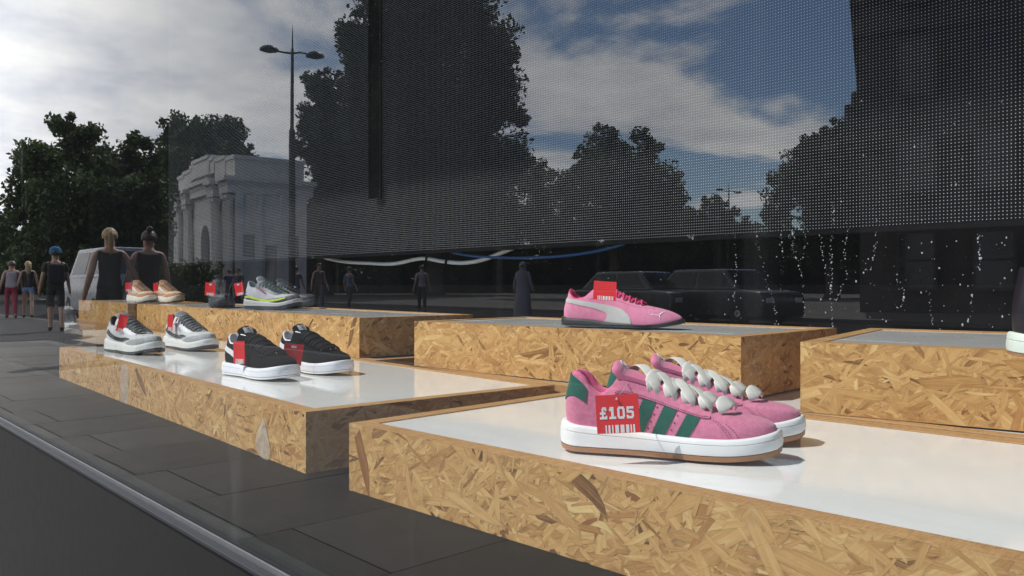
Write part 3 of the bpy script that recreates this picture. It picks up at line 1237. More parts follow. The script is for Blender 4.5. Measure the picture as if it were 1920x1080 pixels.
def price_tag(label, px, py, d, w, h, yaw=0.0, lean=0.0, roll=0.0, text=None, hole=None, string_to=None, group='red price tags', bars=True, blob=False, parent=None):
    c = ray_pt(px, py, d)
    root = empty('price_tag', c)
    tag(root, label, 'price tag', group)
    # x axis to the right of the lens, facing back at it, then turned
    base = math.atan2(0.733, 0.680)
    root.rotation_euler = (lean, roll, base + yaw)
    b = MB()
    n = 6
    P = []
    for i in range(n + 1):
        x = -w / 2 + w * i / n
        P.append([(x, 0.0004 * math.sin(math.pi * i / n), -h / 2 + h * j) for j in (0, 0.5, 1)])
    for k, y in ((0, 0.0), (1, 0.0007)):
        b.grid([[(p[0], p[1] + y, p[2]) for p in r] for r in P])
    rim = [P[i][0] for i in range(n + 1)] + [P[n][1]] + [P[i][2] for i in range(n, -1, -1)] + [P[0][1]]
    q = len(rim)
    b.add([p for p in rim] + [(p[0], p[1] + 0.0007, p[2]) for p in rim], [(i, (i + 1) % q, q + (i + 1) % q, q + i) for i in range(q)])
    b.build('card', red_card, root)
    yb = lambda x: 0.0004 * math.sin(math.pi * (x / w + 0.5)) - 0.0004
    if bars:
        rr = random.Random(int(px))
        b = MB()
        x = -w * 0.30
        for bw, gap in ((1, 1.1), (1.4, 1.2), (1, 1.3), (2.6, 1.2), (2.8, 1.2), (2.2, 1.0), (1, 1.0), (1.2, 0)):
            u = w * 0.61 / 18.9
            b.box(x, x + bw * u, yb(x), yb(x) + 0.0003, -h / 2 + 0.0004, -h / 2 + h * 0.215)
            x += (bw + gap) * u
        b.build('barcode', print_white, root)
    if text:
        b = MB()
        gh = h * 0.315
        gw = w * 0.193
        x = -w * 0.42
        for ch in text:
            for (x0, z0, x1, z1) in GLYPH[ch]:
                b.box(x + x0 * gw, x + x1 * gw, yb(x) - 0.0001 * random.random(), yb(x) + 0.0003, -h * 0.13 + z0 * gh, -h * 0.13 + z1 * gh)
            x += gw * (1.10 if ch != '1' else 1.06)
        b.build('lettering', print_white, root)
    if blob:
        b = MB()
        b.box(-w * 0.12, w * 0.14, -0.001, 0.0002, h * 0.30, h * 0.40)
        b.build('cord_toggle', print_white, root)
    if string_to is not None:
        b = MB()
        M = Matrix.LocRotScale(root.location, root.rotation_euler, None)
        e = M.inverted() @ string_to
        st = Vector((0.0, -0.001, h * 0.42))
        mid = (st + e) * 0.5 + Vector((0.001, -0.002, -0.001))
        b.tube([st + Vector((0, 0.0, -0.003)), st, st.lerp(mid, 0.6), mid, mid.lerp(e, 0.6), e], 0.0005, 6)
        b.build('cord', clear_cord, root)
        b = MB()
        b.lathe([(0.0001, -0.0014), (0.0014, -0.001), (0.0016, 0), (0.0014, 0.001), (0.0001, 0.0014)], 10, Matrix.Translation(st + Vector((0, -0.001, -0.002))))
        b.build('knot', clear_cord, root, smooth=True)
    return root


# ---- 1. pink suede pair with green stripes
CTRL = [(0, .040, .005, .004, .030), (.15, .034, .005, .004, .026), (.3, .020, .004, .004, .018), (.4, .020, .004, .006, .018), (.5, .030, .004, .011, .028), (.6, .026, .004, .015, .020), (.75, .022, .003, .021, .012), (.9, .021, .003, .030, .009), (1, .0185, .004, .050, .009)]
camp = Shoe('pink_sneaker', 'nearer pink suede sneaker with green stripes and cream laces, price tag on its side', 'pink and green sneaker pair', 0.296,
            (0.0335, 0.036, 0.0485, 0.72, 2.3),
            [(0, .040), (.3, .034), (.6, .0305), (.85, .030), (1, .031)],
            [(0, .038, 0, .1085), (.08, .044, .016, .1095), (.15, .068, .0245, .109), (.22, .108, .0285, .104), (.3, .155, .030, .087), (.37, .195, .0300, .081), (.44, .245, .0285, .092), (.5, .295, .0262, .110), (.6, .415, .019, .1015), (.75, .56, .0155, .083), (.9, .68, .0125, .068), (.96, .715, .009, .0645), (1, .73, 0, .063)],
            CTRL, (rub_gum, .0085, rub_white, .0052, .66), spring=.010, collar_roll=.0105)
camp.upper(suede_pink, pink_lining, plain('pink_tongue', (0.70, 0.20, 0.33), 0.9, .1, 90, .4, 1500, sheen=.3, spec=.15), (0.250, 0.010), (.0145, .0335), tth=.0062)
stripe_z0, stripe_z1 = 0.030, 0.088
for x0, top in ((0.335, .086), (0.435, .078), (0.545, .0705)):
    wd = 0.062
    lean = 0.070
    up = [(x0, .0305), (x0 + lean * .5, lerp(.0305, top, .5)), (x0 + lean, top)]
    lo = [(x0 + wd, .0305), (x0 + wd + lean * .5, lerp(.0305, top - .004, .5)), (x0 + wd + lean, top - .0035)]
    camp.side_patch('stripe', up, lo, green_suede, nu=30, nv=4, off=.0012, zig=.035)
# eyestay overlay
for sd in (1, -1):
    P = []
    for i in range(31):
        a = lerp(.455, .845, i / 30)
        tl = table([.455, .5, .6, .72, .80, .83, .845], [.80, .70, .62, .555, .50, .52, .60])(a)
        P.append([(a, lerp(tl, 1.0, j / 7), sd) for j in range(8)])
    camp.skin_patch('eyestay', P, suede_pink, .0024)
camp.stitch(lambda sd: [(lerp(.462, .835, i / 60), table([.455, .5, .6, .72, .80, .835], [.82, .73, .65, .585, .53, .56])(lerp(.462, .835, i / 60))) for i in range(61)], thread_dark, off=.0026, pitch=.0036, size=.0022, thick=.0008)
for q in (0.0, 0.016, 0.05):
    camp.stitch(lambda sd: [(.835 - .045 * 0 + q * 0.6 - .03 * (1 - k / 14) * 0, lerp(.03, .50 - q * 2, k / 14)) for k in range(15)], thread_dark, off=.0005, pitch=.0036, size=.0020, thick=.0007)
# ventilation holes between the stripes
for sd in (1, -1):
    for x0 in (0.407, 0.515):
        for k in range(4):
            a, t = camp.inv(x0 + .014 + .014 * k + .0, .0385 + .0098 * k, sd)
            c = camp.pt(a, t, sd, .0003)
            b = MB()
            b.lathe([(.0001, -.0004), (.0011, -.0004), (.0011, .0004), (.0001, .0004)], 8, Matrix.Translation(c) @ (camp.pt(a, t, sd, .01) - c).to_track_quat('Z', 'Y').to_matrix().to_4x4())
            b.build('vent_hole', thread_dark, camp.root)
# green heel tab
P = []
for i in range(33):
    A = lerp(-.255, .255, i / 32)
    u = abs(A) / .255
    tl = .40 - .06 * math.cos(u * 5.2) + .16 * u
    tu = lerp(1.0, .86, max(0, (u - .35) / .65)) if u > .35 else 1.0
    P.append([(abs(A), lerp(tl, tu, j / 6), 1 if A >= 0 else -1) for j in range(7)])
camp.skin_patch('heel_tab', P, green_suede, .0016)
camp.laces(lace_cream, [.915, .875, .835, .795, .755, .715, .675, .635, .595], w=.0092, th=.10, lift=.0125, cross=.15, ends=.74, puff=True)
# eyelet at the top of the lacing
for sd in (1, -1):
    c = camp.pt(.52, .86, sd, .0016)
    b = MB()
    b.lathe([(.0001, -.0004), (.0022, -.0004), (.0022, .0005), (.0001, .0005)], 10, Matrix.Translation(c) @ (camp.pt(.52, .86, sd, .02) - c).to_track_quat('Z', 'Y').to_matrix().to_4x4())
    b.build('eyelet', thread_dark, camp.root)
# three-leaf emblem stitched on the tongue
b = MB()
tr_ = camp.tongue_rings
ctr = (Vector(tr_[17][4]) + Vector(tr_[16][4])) * .5
upd = (Vector(tr_[19][4]) - Vector(tr_[16][4])).normalized()
sdv = Vector((0, -1, 0))
nrm = upd.cross(sdv).normalized()
if nrm.x < 0:
    nrm = -nrm
for ang in (-38, 0, 38):
    dv = upd * math.cos(R(ang)) + sdv * math.sin(R(ang))
    pv = dv.cross(nrm)
    ring = [ctr + nrm * .0010 + dv * (.0065 + .0055 * math.cos(k / 12 * 2 * math.pi)) + pv * (.0030 * math.sin(k / 12 * 2 * math.pi)) for k in range(13)]
    b.tube(ring, .00075, 5)
for k in range(3):
    b.tube([ctr + nrm * .001 - upd * (.001 + .002 * k) + sdv * .0065 * sgn for sgn in (-1, 1)], .0006, 5)
b.build('tongue_emblem', print_white, camp.root)
camp2 = copy_tree(camp.root)
tag(camp2, 'farther pink suede sneaker with green stripes and cream laces, without a tag')
camp.place((1060, 838), (1450, 861), Z_LOW)
camp.place((1136, 812), (1513, 829), Z_LOW, camp2)
bpy.context.view_layer.update()
eye = camp.root.matrix_world @ camp.pt(.52, .86, -1, .003)
EYE_CAMP = eye

# ---- 2. single slim pink shoe with the curved pale strip
sp_pink = plain('soft_pink_suede', (0.70, 0.25, 0.385), 0.88, .1, 80, .35, 1500, sheen=.35, spec=.15)
sp_hot = plain('hot_pink_lining', (0.72, 0.055, 0.17), 0.85, .1, 120, .4, 1100, sheen=.2, spec=.15)
sp_grey = plain('pale_grey_leather', (0.52, 0.52, 0.51), 0.55, .06, 60, .1, 900)
rub_dark = plain('dark_rubber', (0.022, 0.023, 0.026), 0.55, .15, 60, .1, 900)
CT2 = [(0, .034, .003, .003, .024), (.15, .030, .003, .003, .022), (.3, .018, .002, .004, .018), (.4, .018, .002, .006, .016), (.5, .026, .002, .010, .022), (.6, .022, .002, .014, .016), (.75, .018, .002, .018, .010), (.9, .016, .002, .026, .007), (1, .014, .002, .045, .005)]
cat = Shoe('slim_pink_shoe', 'single slim pink suede shoe with pale grey curved strip and thin black sole', None, 0.312,
           (0.030, 0.031, 0.042, 0.66, 1.75),
           [(0, .024), (.08, .0215), (.22, .020), (.45, .0125), (.7, .009), (1, .012)],
           [(0, .055, 0, .093), (.08, .058, .009, .0915), (.15, .07, .017, .087), (.3, .135, .025, .070), (.4, .20, .026, .0725), (.5, .32, .024, .097), (.6, .42, .017, .0905), (.75, .55, .0135, .072), (.9, .655, .011, .0595), (.96, .69, .008, .0555), (1, .705, 0, .0540)],
           CT2, (rub_dark, .006, rub_dark, .0035, .5), spring=.012)
cat.upper(sp_pink, sp_hot, sp_hot, (0.30, 0.007), (.0125, .022))
up = [(.035, .0725), (.12, .0685), (.22, .0640), (.32, .0600), (.43, .0545), (.53, .046), (.585, .033), (.61, .020), (.615, .0105)]
lo = [(.040, .0625), (.12, .0575), (.22, .0520), (.30, .0470), (.37, .0405), (.405, .0335), (.405, .026), (.39, .018), (.375, .0125)]
cat.side_patch('curved_strip', up, lo, sp_grey, nu=36, nv=8, off=.0014)
cat.laces(plain('pink_lace', (.70, .06, .19), .8, .1, 100, .3, 1200), [.88, .82, .76, .70, .64, .58], w=.0029, th=.5, bulge=1.1, lift=.004, cross=.045, ends=.84)
cat.stitch(lambda sd: [(lerp(.45, .97, i / 50), lerp(.74, .70, i / 50)) for i in range(51)], thread_dark, off=.0004, pitch=.004, size=.003, thick=.0004)
# leaping cat mark near the toe
for sd in (-1, 1):
    b = MB()
    for path, r in (([(.765, .0335), (.79, .0330), (.815, .0320), (.832, .0325)], [.0005, .0007, .0012, .0016]), ([(.828, .0320), (.842, .0360), (.855, .0395), (.868, .0400), (.874, .0388)], [.0016, .0014, .0014, .0010, .0005]), ([(.832, .0315), (.836, .0270), (.842, .0215)], [.0013, .0009, .0005])):
        b.tube([cat.pt(*cat.inv(x, z, sd), sd, .0004) for x, z in path], r, 6)
    b.build('cat_emblem', print_white, cat.root, smooth=True)
cat.place((1057, 611.5), (1287, 617), Z_HIGH)

# ---- 3. black suede pair on white soles
sblack = plain('black_suede', (0.006, 0.006, 0.0065), 0.9, .3, 60, .45, 1300, sheen=.02, spec=.12)
swhite = plain('white_leather', (0.74, 0.74, 0.75), 0.5, .04, 60, .08, 900)
lace_black = knit('black_lace', (0.008, 0.008, 0.0085), 900, .8, .6)
sued = Shoe('black_sneaker', 'black suede sneaker with white sole, nearer one of the pair, tag near its heel', 'black and white sneaker pair', 0.276,
            (0.032, 0.034, 0.0475, 0.70, 2.3),
            [(0, .033), (.3, .030), (.6, .0275), (1, .031)],
            [(0, .035, 0, .104), (.08, .042, .0105, .1025), (.15, .064, .0185, .098), (.3, .16, .0275, .081), (.4, .24, .029, .081), (.5, .31, .0265, .106), (.6, .42, .019, .0995), (.75, .56, .0155, .081), (.9, .69, .0125, .0655), (.96, .725, .009, .062), (1, .74, 0, .0605)],
            CTRL, (rub_white, .006, plain('white_cup_sole', (.78, .78, .82), .5, .03, 40, .25, 260, bdist=.0012), .006, .60), spring=.008)
sued.upper(sblack, swhite, sblack, (0.255, 0.014), (.0135, .0265))
sued.side_patch('curved_strip', [(.03, .079), (.11, .072), (.20, .0665), (.275, .0595), (.325, .049), (.345, .038), (.35, .0295)], [(.035, .067), (.10, .0600), (.18, .0540), (.24, .0475), (.272, .040), (.28, .034), (.28, .0295)], swhite, nu=30, nv=7, off=.0013)
sued.laces(lace_black, [.91, .87, .83, .79, .75, .71, .67, .63, .59], w=.0052, th=.36, bulge=1.2, lift=.0065, cross=0, ends=.70)
for sd in (1, -1):
    P = [[(lerp(.47, .90, i / 24), lerp(table([.47, .6, .8, .9], [.80, .60, .52, .58])(lerp(.47, .90, i / 24)), 1, j / 5), sd) for j in range(6)] for i in range(25)]
    sued.skin_patch('eyestay', P, sblack, .0014)
# white woven tongue label
tr_ = sued.tongue_rings
b = MB()
b.grid([[Vector(tr_[k][j]) + Vector((.0011, 0, .0008)) for j in range(2, 7)] for k in (16, 17, 18, 19)])
b.grid([[Vector(tr_[k][j]) + Vector((.0001, 0, -.0002)) for j in range(2, 7)] for k in (16, 17, 18, 19)])
b.build('tongue_label', swhite, sued.root)
b = MB()
q0 = Vector(tr_[18][4]) + Vector((.0018, 0, .0012))
for a0, a1, r in (((-.005, .0), (.003, .001), .0008), ((.003, .001), (.006, .004), .0008), ((.0, .0), (.001, -.004), .0006)):
    b.tube([q0 + Vector((-.35 * p[1], -p[0], p[1])) for p in (a0, a1)], r, 5)
b.build('label_emblem', sblack, sued.root)
sued2 = copy_tree(sued.root)
tag(sued2, 'black suede sneaker with white sole, farther one of the pair, showing its white tongue label')
sued.place((433, 699), (541, 713), Z_LOW)
sued.place((533, 690), (637, 701.5), Z_LOW, sued2)

# ---- 4. chunky runners
mesh_white = plain('white_mesh', (0.60, 0.60, 0.59), 0.75, .08, 60, .5, 700)
ov_grey = plain('grey_overlay', (0.36, 0.37, 0.37), 0.6, .08, 60, .15, 900)
ov_dark = plain('charcoal_overlay', (0.040, 0.045, 0.048), 0.6, .15, 60, .15, 900)
lace_grey = knit('grey_lace', (0.16, 0.16, 0.165), 800, .8, .5)
CT3 = [(0, .045, .006, .004, .034), (.15, .038, .005, .004, .030), (.3, .026, .004, .004, .024), (.4, .026, .004, .006, .022), (.5, .034, .004, .012, .030), (.6, .030, .004, .016, .024), (.75, .026, .003, .022, .014), (.9, .024, .003, .030, .010), (1, .022, .003, .046, .006)]


def chunky(name, label, group, mats, L=.30, grp_lift=.016, tongue_ext=.014, sole_h=.008, hscale=1.0):
    up_m, lin_m, ton_m, out_m, mid_m, lace_m, ov1, ov2, toe_m, acc = mats
    inn = [(0, .03, 0, .122), (.08, .038, .0105, .120), (.15, .06, .019, .115), (.3, .15, .0285, .094), (.4, .23, .030, .092), (.5, .30, .028, .118), (.6, .41, .020, .110), (.75, .55, .0165, .090), (.9, .67, .0135, .074), (.96, .705, .010, .070), (1, .72, 0, .068)]
    inn = [(a, x, y, z * hscale) for a, x, y, z in inn]
    sh = Shoe(name, label, group, L, (.034, .036, .049, .70, 2.0),
              [(0, .044), (.12, .041), (.3, .036), (.5, .034), (.75, .029), (1, .030)], inn, CT3, (out_m, sole_h, mid_m, .0075, .45), spring=grp_lift)
    sh.upper(up_m, lin_m, ton_m, (0.24, tongue_ext), (.0135, .0265))
    # toe guard, wave-shaped side panel, heel counter
    P = [[(lerp(.70, 1, i / 14), lerp(.0, table([.70, .82, 1], [.10, .34, .42])(lerp(.70, 1, i / 14)), j / 4), sd) for j in range(5)] for sd in (1,) for i in range(15)]
    for sd in (1, -1):
        P = [[(lerp(.68, 1, i / 14), lerp(.0, table([.68, .82, 1], [.06, .32, .42])(lerp(.68, 1, i / 14)), j / 4), sd) for j in range(5)] for i in range(15)]
        sh.skin_patch('toe_guard', P, toe_m, .0016)
        P = [[(lerp(0, .30, i / 12), lerp(.0, table([0, .15, .30], [.62, .52, .10])(lerp(0, .30, i / 12)), j / 4), sd) for j in range(5)] for i in range(13)]
        sh.skin_patch('heel_counter', P, ov1, .0016)
        P = [[(lerp(.45, .90, i / 20), lerp(table([.45, .6, .8, .9], [.76, .60, .55, .62])(lerp(.45, .90, i / 20)), 1, j / 4), sd) for j in range(5)] for i in range(21)]
        sh.skin_patch('eyestay', P, ov1, .0015)
    sh.side_patch('side_wave', [(.10, .078 * hscale), (.20, .064), (.32, .054), (.44, .052), (.56, .055), (.66, .052)], [(.06, .066 * hscale), (.18, .050), (.32, .042), (.44, .040), (.55, .044), (.655, .050)], ov2, nu=22, nv=4, off=.0018)
    sh.side_patch('side_bar', [(.30, .092 * hscale), (.38, .078), (.46, .066)], [(.34, .096 * hscale), (.42, .081), (.50, .068)], acc, nu=8, nv=3, off=.0021)
    sh.laces(lace_m, [.90, .84, .78, .72, .66, .60, .55], w=.0042, th=.42, bulge=1.15, lift=.0065, cross=.04, ends=.78)
    return sh


nbw = chunky('white_runner', 'left one of the chunky white and grey running shoes on the long plinth', 'white and grey runner pair',
             (mesh_white, ov_dark, ov_grey, ov_dark, plain('off_white_foam', (.70, .70, .67), .6, .04, 40, .2, 500), lace_grey, swhite, ov_dark, ov_grey, ov_grey), .306)
nbw2 = copy_tree(nbw.root)
tag(nbw2, 'right one of the chunky white and grey running shoes, nearer the black sneakers')
nbw3 = copy_tree(nbw.root)
tag(nbw3, 'white running shoe half cut off by the black board at the far left end')
nbw3['group'] = 'white runners at the far left'
nbw.place((211, 657), (293, 665), Z_LOW)
nbw.place((321, 650.5), (396, 658.5), Z_LOW, nbw2)
nbw3.location = (-4.24, 1.06, Z_LOW + .001)
nbw3.rotation_euler = (0, 0, R(-12))

tan = plain('tan_suede', (0.50, 0.24, 0.11), 0.8, .12, 70, .35, 1200, sheen=.2)
cream = plain('cream_mesh', (0.62, 0.50, 0.38), 0.75, .08, 60, .4, 800)
ora = chunky('orange_runner', 'tan orange running shoe with cream panels, left one of the pair on the far plinth', 'tan orange runner pair',
             (cream, tan, tan, plain('cream_outsole', (.55, .47, .38), .6, .05, 40), plain('cream_foam', (.68, .62, .54), .6, .05, 40, .2, 500), knit('tan_lace', (.42, .27, .18), 800), tan, tan, tan, swhite), .30)
ora2 = copy_tree(ora.root)
tag(ora2, 'tan orange running shoe with cream panels, right one of the pair on the far plinth')


def place_mid(root, px, py, z, head, L):
    """Centre of the shoe at a photo pixel; head = (right, forward) seen from the lens."""
    c = at(px, py, z)
    h = Vector((AX[0] * head[0] + AX[1] * head[1], AY[0] * head[0] + AY[1] * head[1], 0)).normalized()
    p = c - h * L * 0.5
    root.location = (p.x, p.y, z + .0008)
    root.rotation_euler = (0, 0, math.atan2(h.y, h.x))


place_mid(ora.root, 266, 566, Z_HIGH, (.75, -.66), .30)
place_mid(ora2, 316, 566.5, Z_HIGH, (.75, -.66), .30)
navy = plain('navy_mesh', (0.030, 0.032, 0.048), 0.6, .2, 60, .35, 900)
drk = chunky('dark_runner', 'dark navy grey running shoe facing the street beside the grey and lime one', None,
             (navy, ov_dark, navy, rub_dark, plain('dark_foam', (.05, .052, .06), .6, .1, 40), knit('navy_lace', (.03, .03, .04), 800), ov_dark, plain('mid_grey_overlay', (.10, .105, .12), .5, .1, 60), ov_dark, plain('silver_overlay', (.42, .42, .46), .4, .1, 60)), .29, hscale=.98)
place_mid(drk.root, 413, 576, Z_HIGH, (.45, -.89), .29)
sal_grey = plain('cool_grey_mesh', (0.44, 0.44, 0.47), 0.7, .08, 60, .4, 900)
lime = plain('lime_foam', (0.52, 0.66, 0.03), 0.55, .06, 40)
sal = chunky('trail_runner', 'light grey running shoe with lime green stripe along its sole on the back plinth', None,
             (sal_grey, ov_grey, ov_grey, rub_dark, plain('grey_foam', (.42, .42, .43), .55, .06, 40), knit('green_lace', (.06, .09, .08), 800), plain('slate_overlay', (.15, .15, .17), .55, .1, 60), sal_grey, plain('slate_toe', (.09, .095, .10), .55, .1, 60), plain('rose_overlay', (.20, .07, .10), .6, .1, 60)), .30, tongue_ext=.02, sole_h=.014, grp_lift=.020)
sal.side_patch('sole_stripe', [(.03, .056), (.15, .056), (.28, .049), (.40, .042), (.55, .040), (.70, .043), (.86, .052)], [(.03, .050), (.15, .049), (.28, .042), (.40, .0355), (.55, .0335), (.70, .0365), (.86, .047)], lime, nu=26, nv=3, off=.0060)
place_mid(sal.root, 512, 580, Z_HIGH, (.88, -.47), .30)
blk = copy_tree(drk.root)
tag(blk, 'dark running shoe standing behind the grey and lime one, only its toe showing')
place_mid(blk, 548, 577.5, Z_HIGH, (.88, -.47), .30)
# far right, cut by the picture edge
pur = plain('black_purple_leather', (0.010, 0.007, 0.012), 0.4, .2, 60, .1, 900)
rig = Shoe('dark_purple_sneaker', 'black purple sneaker with pale sole at the far right edge on the grey topped plinth', None, 0.292,
           (0.033, 0.035, 0.047, 0.70, 2.3), [(0, .034), (1, .031)],
           [(0, .035, 0, .128), (.08, .042, .012, .127), (.15, .064, .022, .124), (.3, .16, .030, .118), (.4, .24, .031, .120), (.5, .31, .0275, .128), (.6, .42, .019, .110), (.75, .56, .0155, .087), (.9, .69, .0125, .0665), (1, .74, 0, .0605)],
           CTRL, (rub_gum, .006, plain('pale_green_sole', (.66, .72, .64), .5, .05, 40), .005, .6))
rig.upper(pur, pur, pur, (.25, .012))
rig.laces(lace_black, [.9, .84, .78, .72, .66, .6], w=.005, th=.36, lift=.006, cross=.04, ends=.8)
place_mid(rig.root, 2122, 676, Z_HIGH, (.93, -.36), .292)

# ---- the tags
price_tag('red price tag reading \u00a3105 on the nearer pink and green sneaker', 1158, 776, 1.075, .0565, .0505, yaw=R(-6), lean=R(-9), roll=R(-3.5), text='\u00a3105', string_to=EYE_CAMP)
price_tag('red price tag lying against the tongue of the slim pink shoe', 1134, 545, 1.92, .0535, .048, yaw=R(-4), lean=R(-22), roll=R(4), blob=False)
price_tag('red price tag near the heel of the nearer black sneaker', 448, 661, 2.06, .0345, .058, yaw=R(-20), roll=R(-1))
price_tag('red price tag between the two black sneakers', 549, 664, 2.13, .05, .055, yaw=R(10), roll=R(8), bars=False, blob=True)
price_tag('red price tag slanting on the left white grey runner', 229, 607, 2.83, .035, .062, yaw=R(-10), roll=R(16))
price_tag('red price tag on the right white grey runner', 319, 605, 3.0, .027, .060, yaw=R(-25), roll=R(6))
price_tag('red price tag on the left tan orange runner', 241, 538, 4.58, .042, .05, yaw=R(-10))
price_tag('red price tag on the right tan orange runner', 292, 538, 4.50, .03, .045, yaw=R(-10), bars=False)
price_tag('red price tag on the dark navy running shoe', 394, 542, 3.72, .050, .060, yaw=R(-8), roll=R(4), blob=True)
price_tag('red price tag at the heel of the grey and lime running shoe', 448, 542, 3.42, .040, .054, yaw=R(-15), roll=R(-10), blob=True)

# ================================================================== THE STREET THAT THE WINDOW MIRRORS
rng = random.Random(21)


def paving_material():
    t = NT('paving_stone')
    co = t.n('ShaderNodeTexCoord').outputs['Object']
    rnd = t.n('ShaderNodeObjectInfo').outputs['Random']
    n = t.noise(co, 3.0, 7, 0.65)
    n2 = t.noise(co, 120.0, 3, 0.6)
    v = t.math('ADD', t.math('MULTIPLY', n.outputs[0], 0.5), t.math('MULTIPLY', n2.outputs[0], 0.3))
    v = t.math('ADD', v, t.math('MULTIPLY', rnd, 0.20))
    c = t.ramp(v, [(0.25, (0.078, 0.072, 0.065)), (0.55, (0.128, 0.119, 0.108)), (0.85, (0.185, 0.172, 0.158))])
    b = t.bsdf(Base_Color=c, Roughness=0.85, Specular_IOR_Level=0.2)
    t.l(t.bump(n2.outputs[0], 0.3, 0.001), b.inputs['Normal'])
    t.l(b.outputs[0], t.out.inputs['Surface'])
    return t.mat


pave_m = paving_material()
asphalt = plain('asphalt', (0.030, 0.030, 0.031), 1.0, .25, 3, .2, 300, spec=.05)
mortar = plain('dark_mortar', (0.010, 0.0095, 0.009), 0.9, .2, 30)
kerb_m = plain('granite_kerb', (0.09, 0.088, 0.085), 0.9, .15, 40, .2, 300)
lawn_m = plain('lawn', (0.045, 0.075, 0.02), 0.95, .3, 4, .4, 200)
line_m = plain('road_paint', (0.62, 0.62, 0.60), 0.7, .1, 20)

b = MB()
b.box(-900, 900, -1200, 30, -0.3, -0.134)
b.build('ground', asphalt, uv=False)['kind'] = 'structure'
b = MB()
b.box(-120, 60, -22, -4.95, -0.1339, -0.12)
b.build('road', asphalt, uv=False)['kind'] = 'structure'
b = MB()
b.box(-16.3, 1.9, -2.75, 0.487, -0.12, -0.006)
pv = b.build('pavement', mortar, uv=False)
pv['kind'] = 'structure'
# slabs: courses run out from the shop front, joints stepped from course to course
cw, sl, gap = 0.69, 0.98, 0.007
tones = []
x = -3.66 - cw * 18
ci = 0
smesh = {}
while x < 1.2:
    y = (-0.41 if ci % 2 == 0 else -0.56) + sl
    while y > -2.7:
        y0, y1 = max(y - sl, -2.745), min(y, 0.48)
        if y1 - y0 > 0.1:
            key = round(y1 - y0, 3)
            if key not in smesh:
                m = MB()
                m.box(gap / 2, cw - gap / 2, -(y1 - y0) + gap / 2, -gap / 2, -0.03, 0)
                smesh[key] = m.mesh('paving_slab', pave_m)
            o = bpy.data.objects.new('paving_slab', smesh[key])
            COL.objects.link(o)
            o.parent = pv
            o.location = (x, y1, rng.uniform(-0.0012, 0.0008))
        y -= sl
    x += cw
    ci += 1
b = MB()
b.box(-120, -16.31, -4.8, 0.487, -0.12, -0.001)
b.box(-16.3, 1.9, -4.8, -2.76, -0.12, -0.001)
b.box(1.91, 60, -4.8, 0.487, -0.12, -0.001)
b.build('pavement', plain('shade_dark_footway', (.060, .058, .056), .95, .25, 2.5, .2, 300, spec=.1), uv=False)['kind'] = 'structure'  # far footway, with tree shade put into its darker colour
b = MB()
for k in range(-60, 32):
    b.box(k * 1.5 + .004, k * 1.5 + 1.496, -4.95, -4.804, -0.13, 0.0)
kb = b.build('kerb', kerb_m, uv=False)
kb['kind'] = 'structure'
b = MB()
b.box(-120, 60, -120, -22.15, -0.13, 0.0)
b.build('island_pavement', pave_m, uv=False)['kind'] = 'structure'
b = MB()
for k in range(-60, 32):
    b.box(k * 1.5 + .004, k * 1.5 + 1.496, -22.146, -22.0, -0.13, 0.0)
b.build('far_kerb', kerb_m, uv=False)['kind'] = 'structure'
b = MB()
for k in range(-30, 14):
    b.box(k * 4.0, k * 4.0 + 2, -15.1, -15.0, -0.1195, -0.116)
b.build('lane_marking', line_m, uv=False)['kind'] = 'structure'

FACE = math.atan2(-0.733, 0.680)      # turns a thing's front (+y) to the window, its right to the mirror image's right


def leaf_material(name, c0, c1):
    t = NT(name)
    geo = t.n('ShaderNodeNewGeometry')
    at_ = t.n('ShaderNodeTexCoord').outputs['Object']
    n = t.noise(at_, 0.45, 3, 0.6)
    n2 = t.noise(at_, 6.0, 1, 0.5)
    v = t.math('ADD', t.math('MULTIPLY', n.outputs[0], 0.6), t.math('MULTIPLY', n2.outputs[0], 0.4))
    c = t.ramp(v, [(0.3, c0), (0.7, c1)])
    d = t.n('ShaderNodeBsdfPrincipled')
    t.l(c, d.inputs['Base Color'])
    d.inputs['Roughness'].default_value = 0.55
    tr = t.n('ShaderNodeBsdfTranslucent')
    t.l(c, tr.inputs[0])
    m = t.n('ShaderNodeMixShader')
    m.inputs[0].default_value = 0.35
    t.l(d.outputs[0], m.inputs[1])
    t.l(tr.outputs[0], m.inputs[2])
    t.l(m.outputs[0], t.out.inputs['Surface'])
    return t.mat


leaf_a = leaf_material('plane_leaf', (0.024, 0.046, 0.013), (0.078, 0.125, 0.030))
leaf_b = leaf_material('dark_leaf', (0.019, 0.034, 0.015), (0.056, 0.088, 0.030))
bark = plain('bark', (0.10, 0.08, 0.06), 0.9, .3, 6, .5, 40)


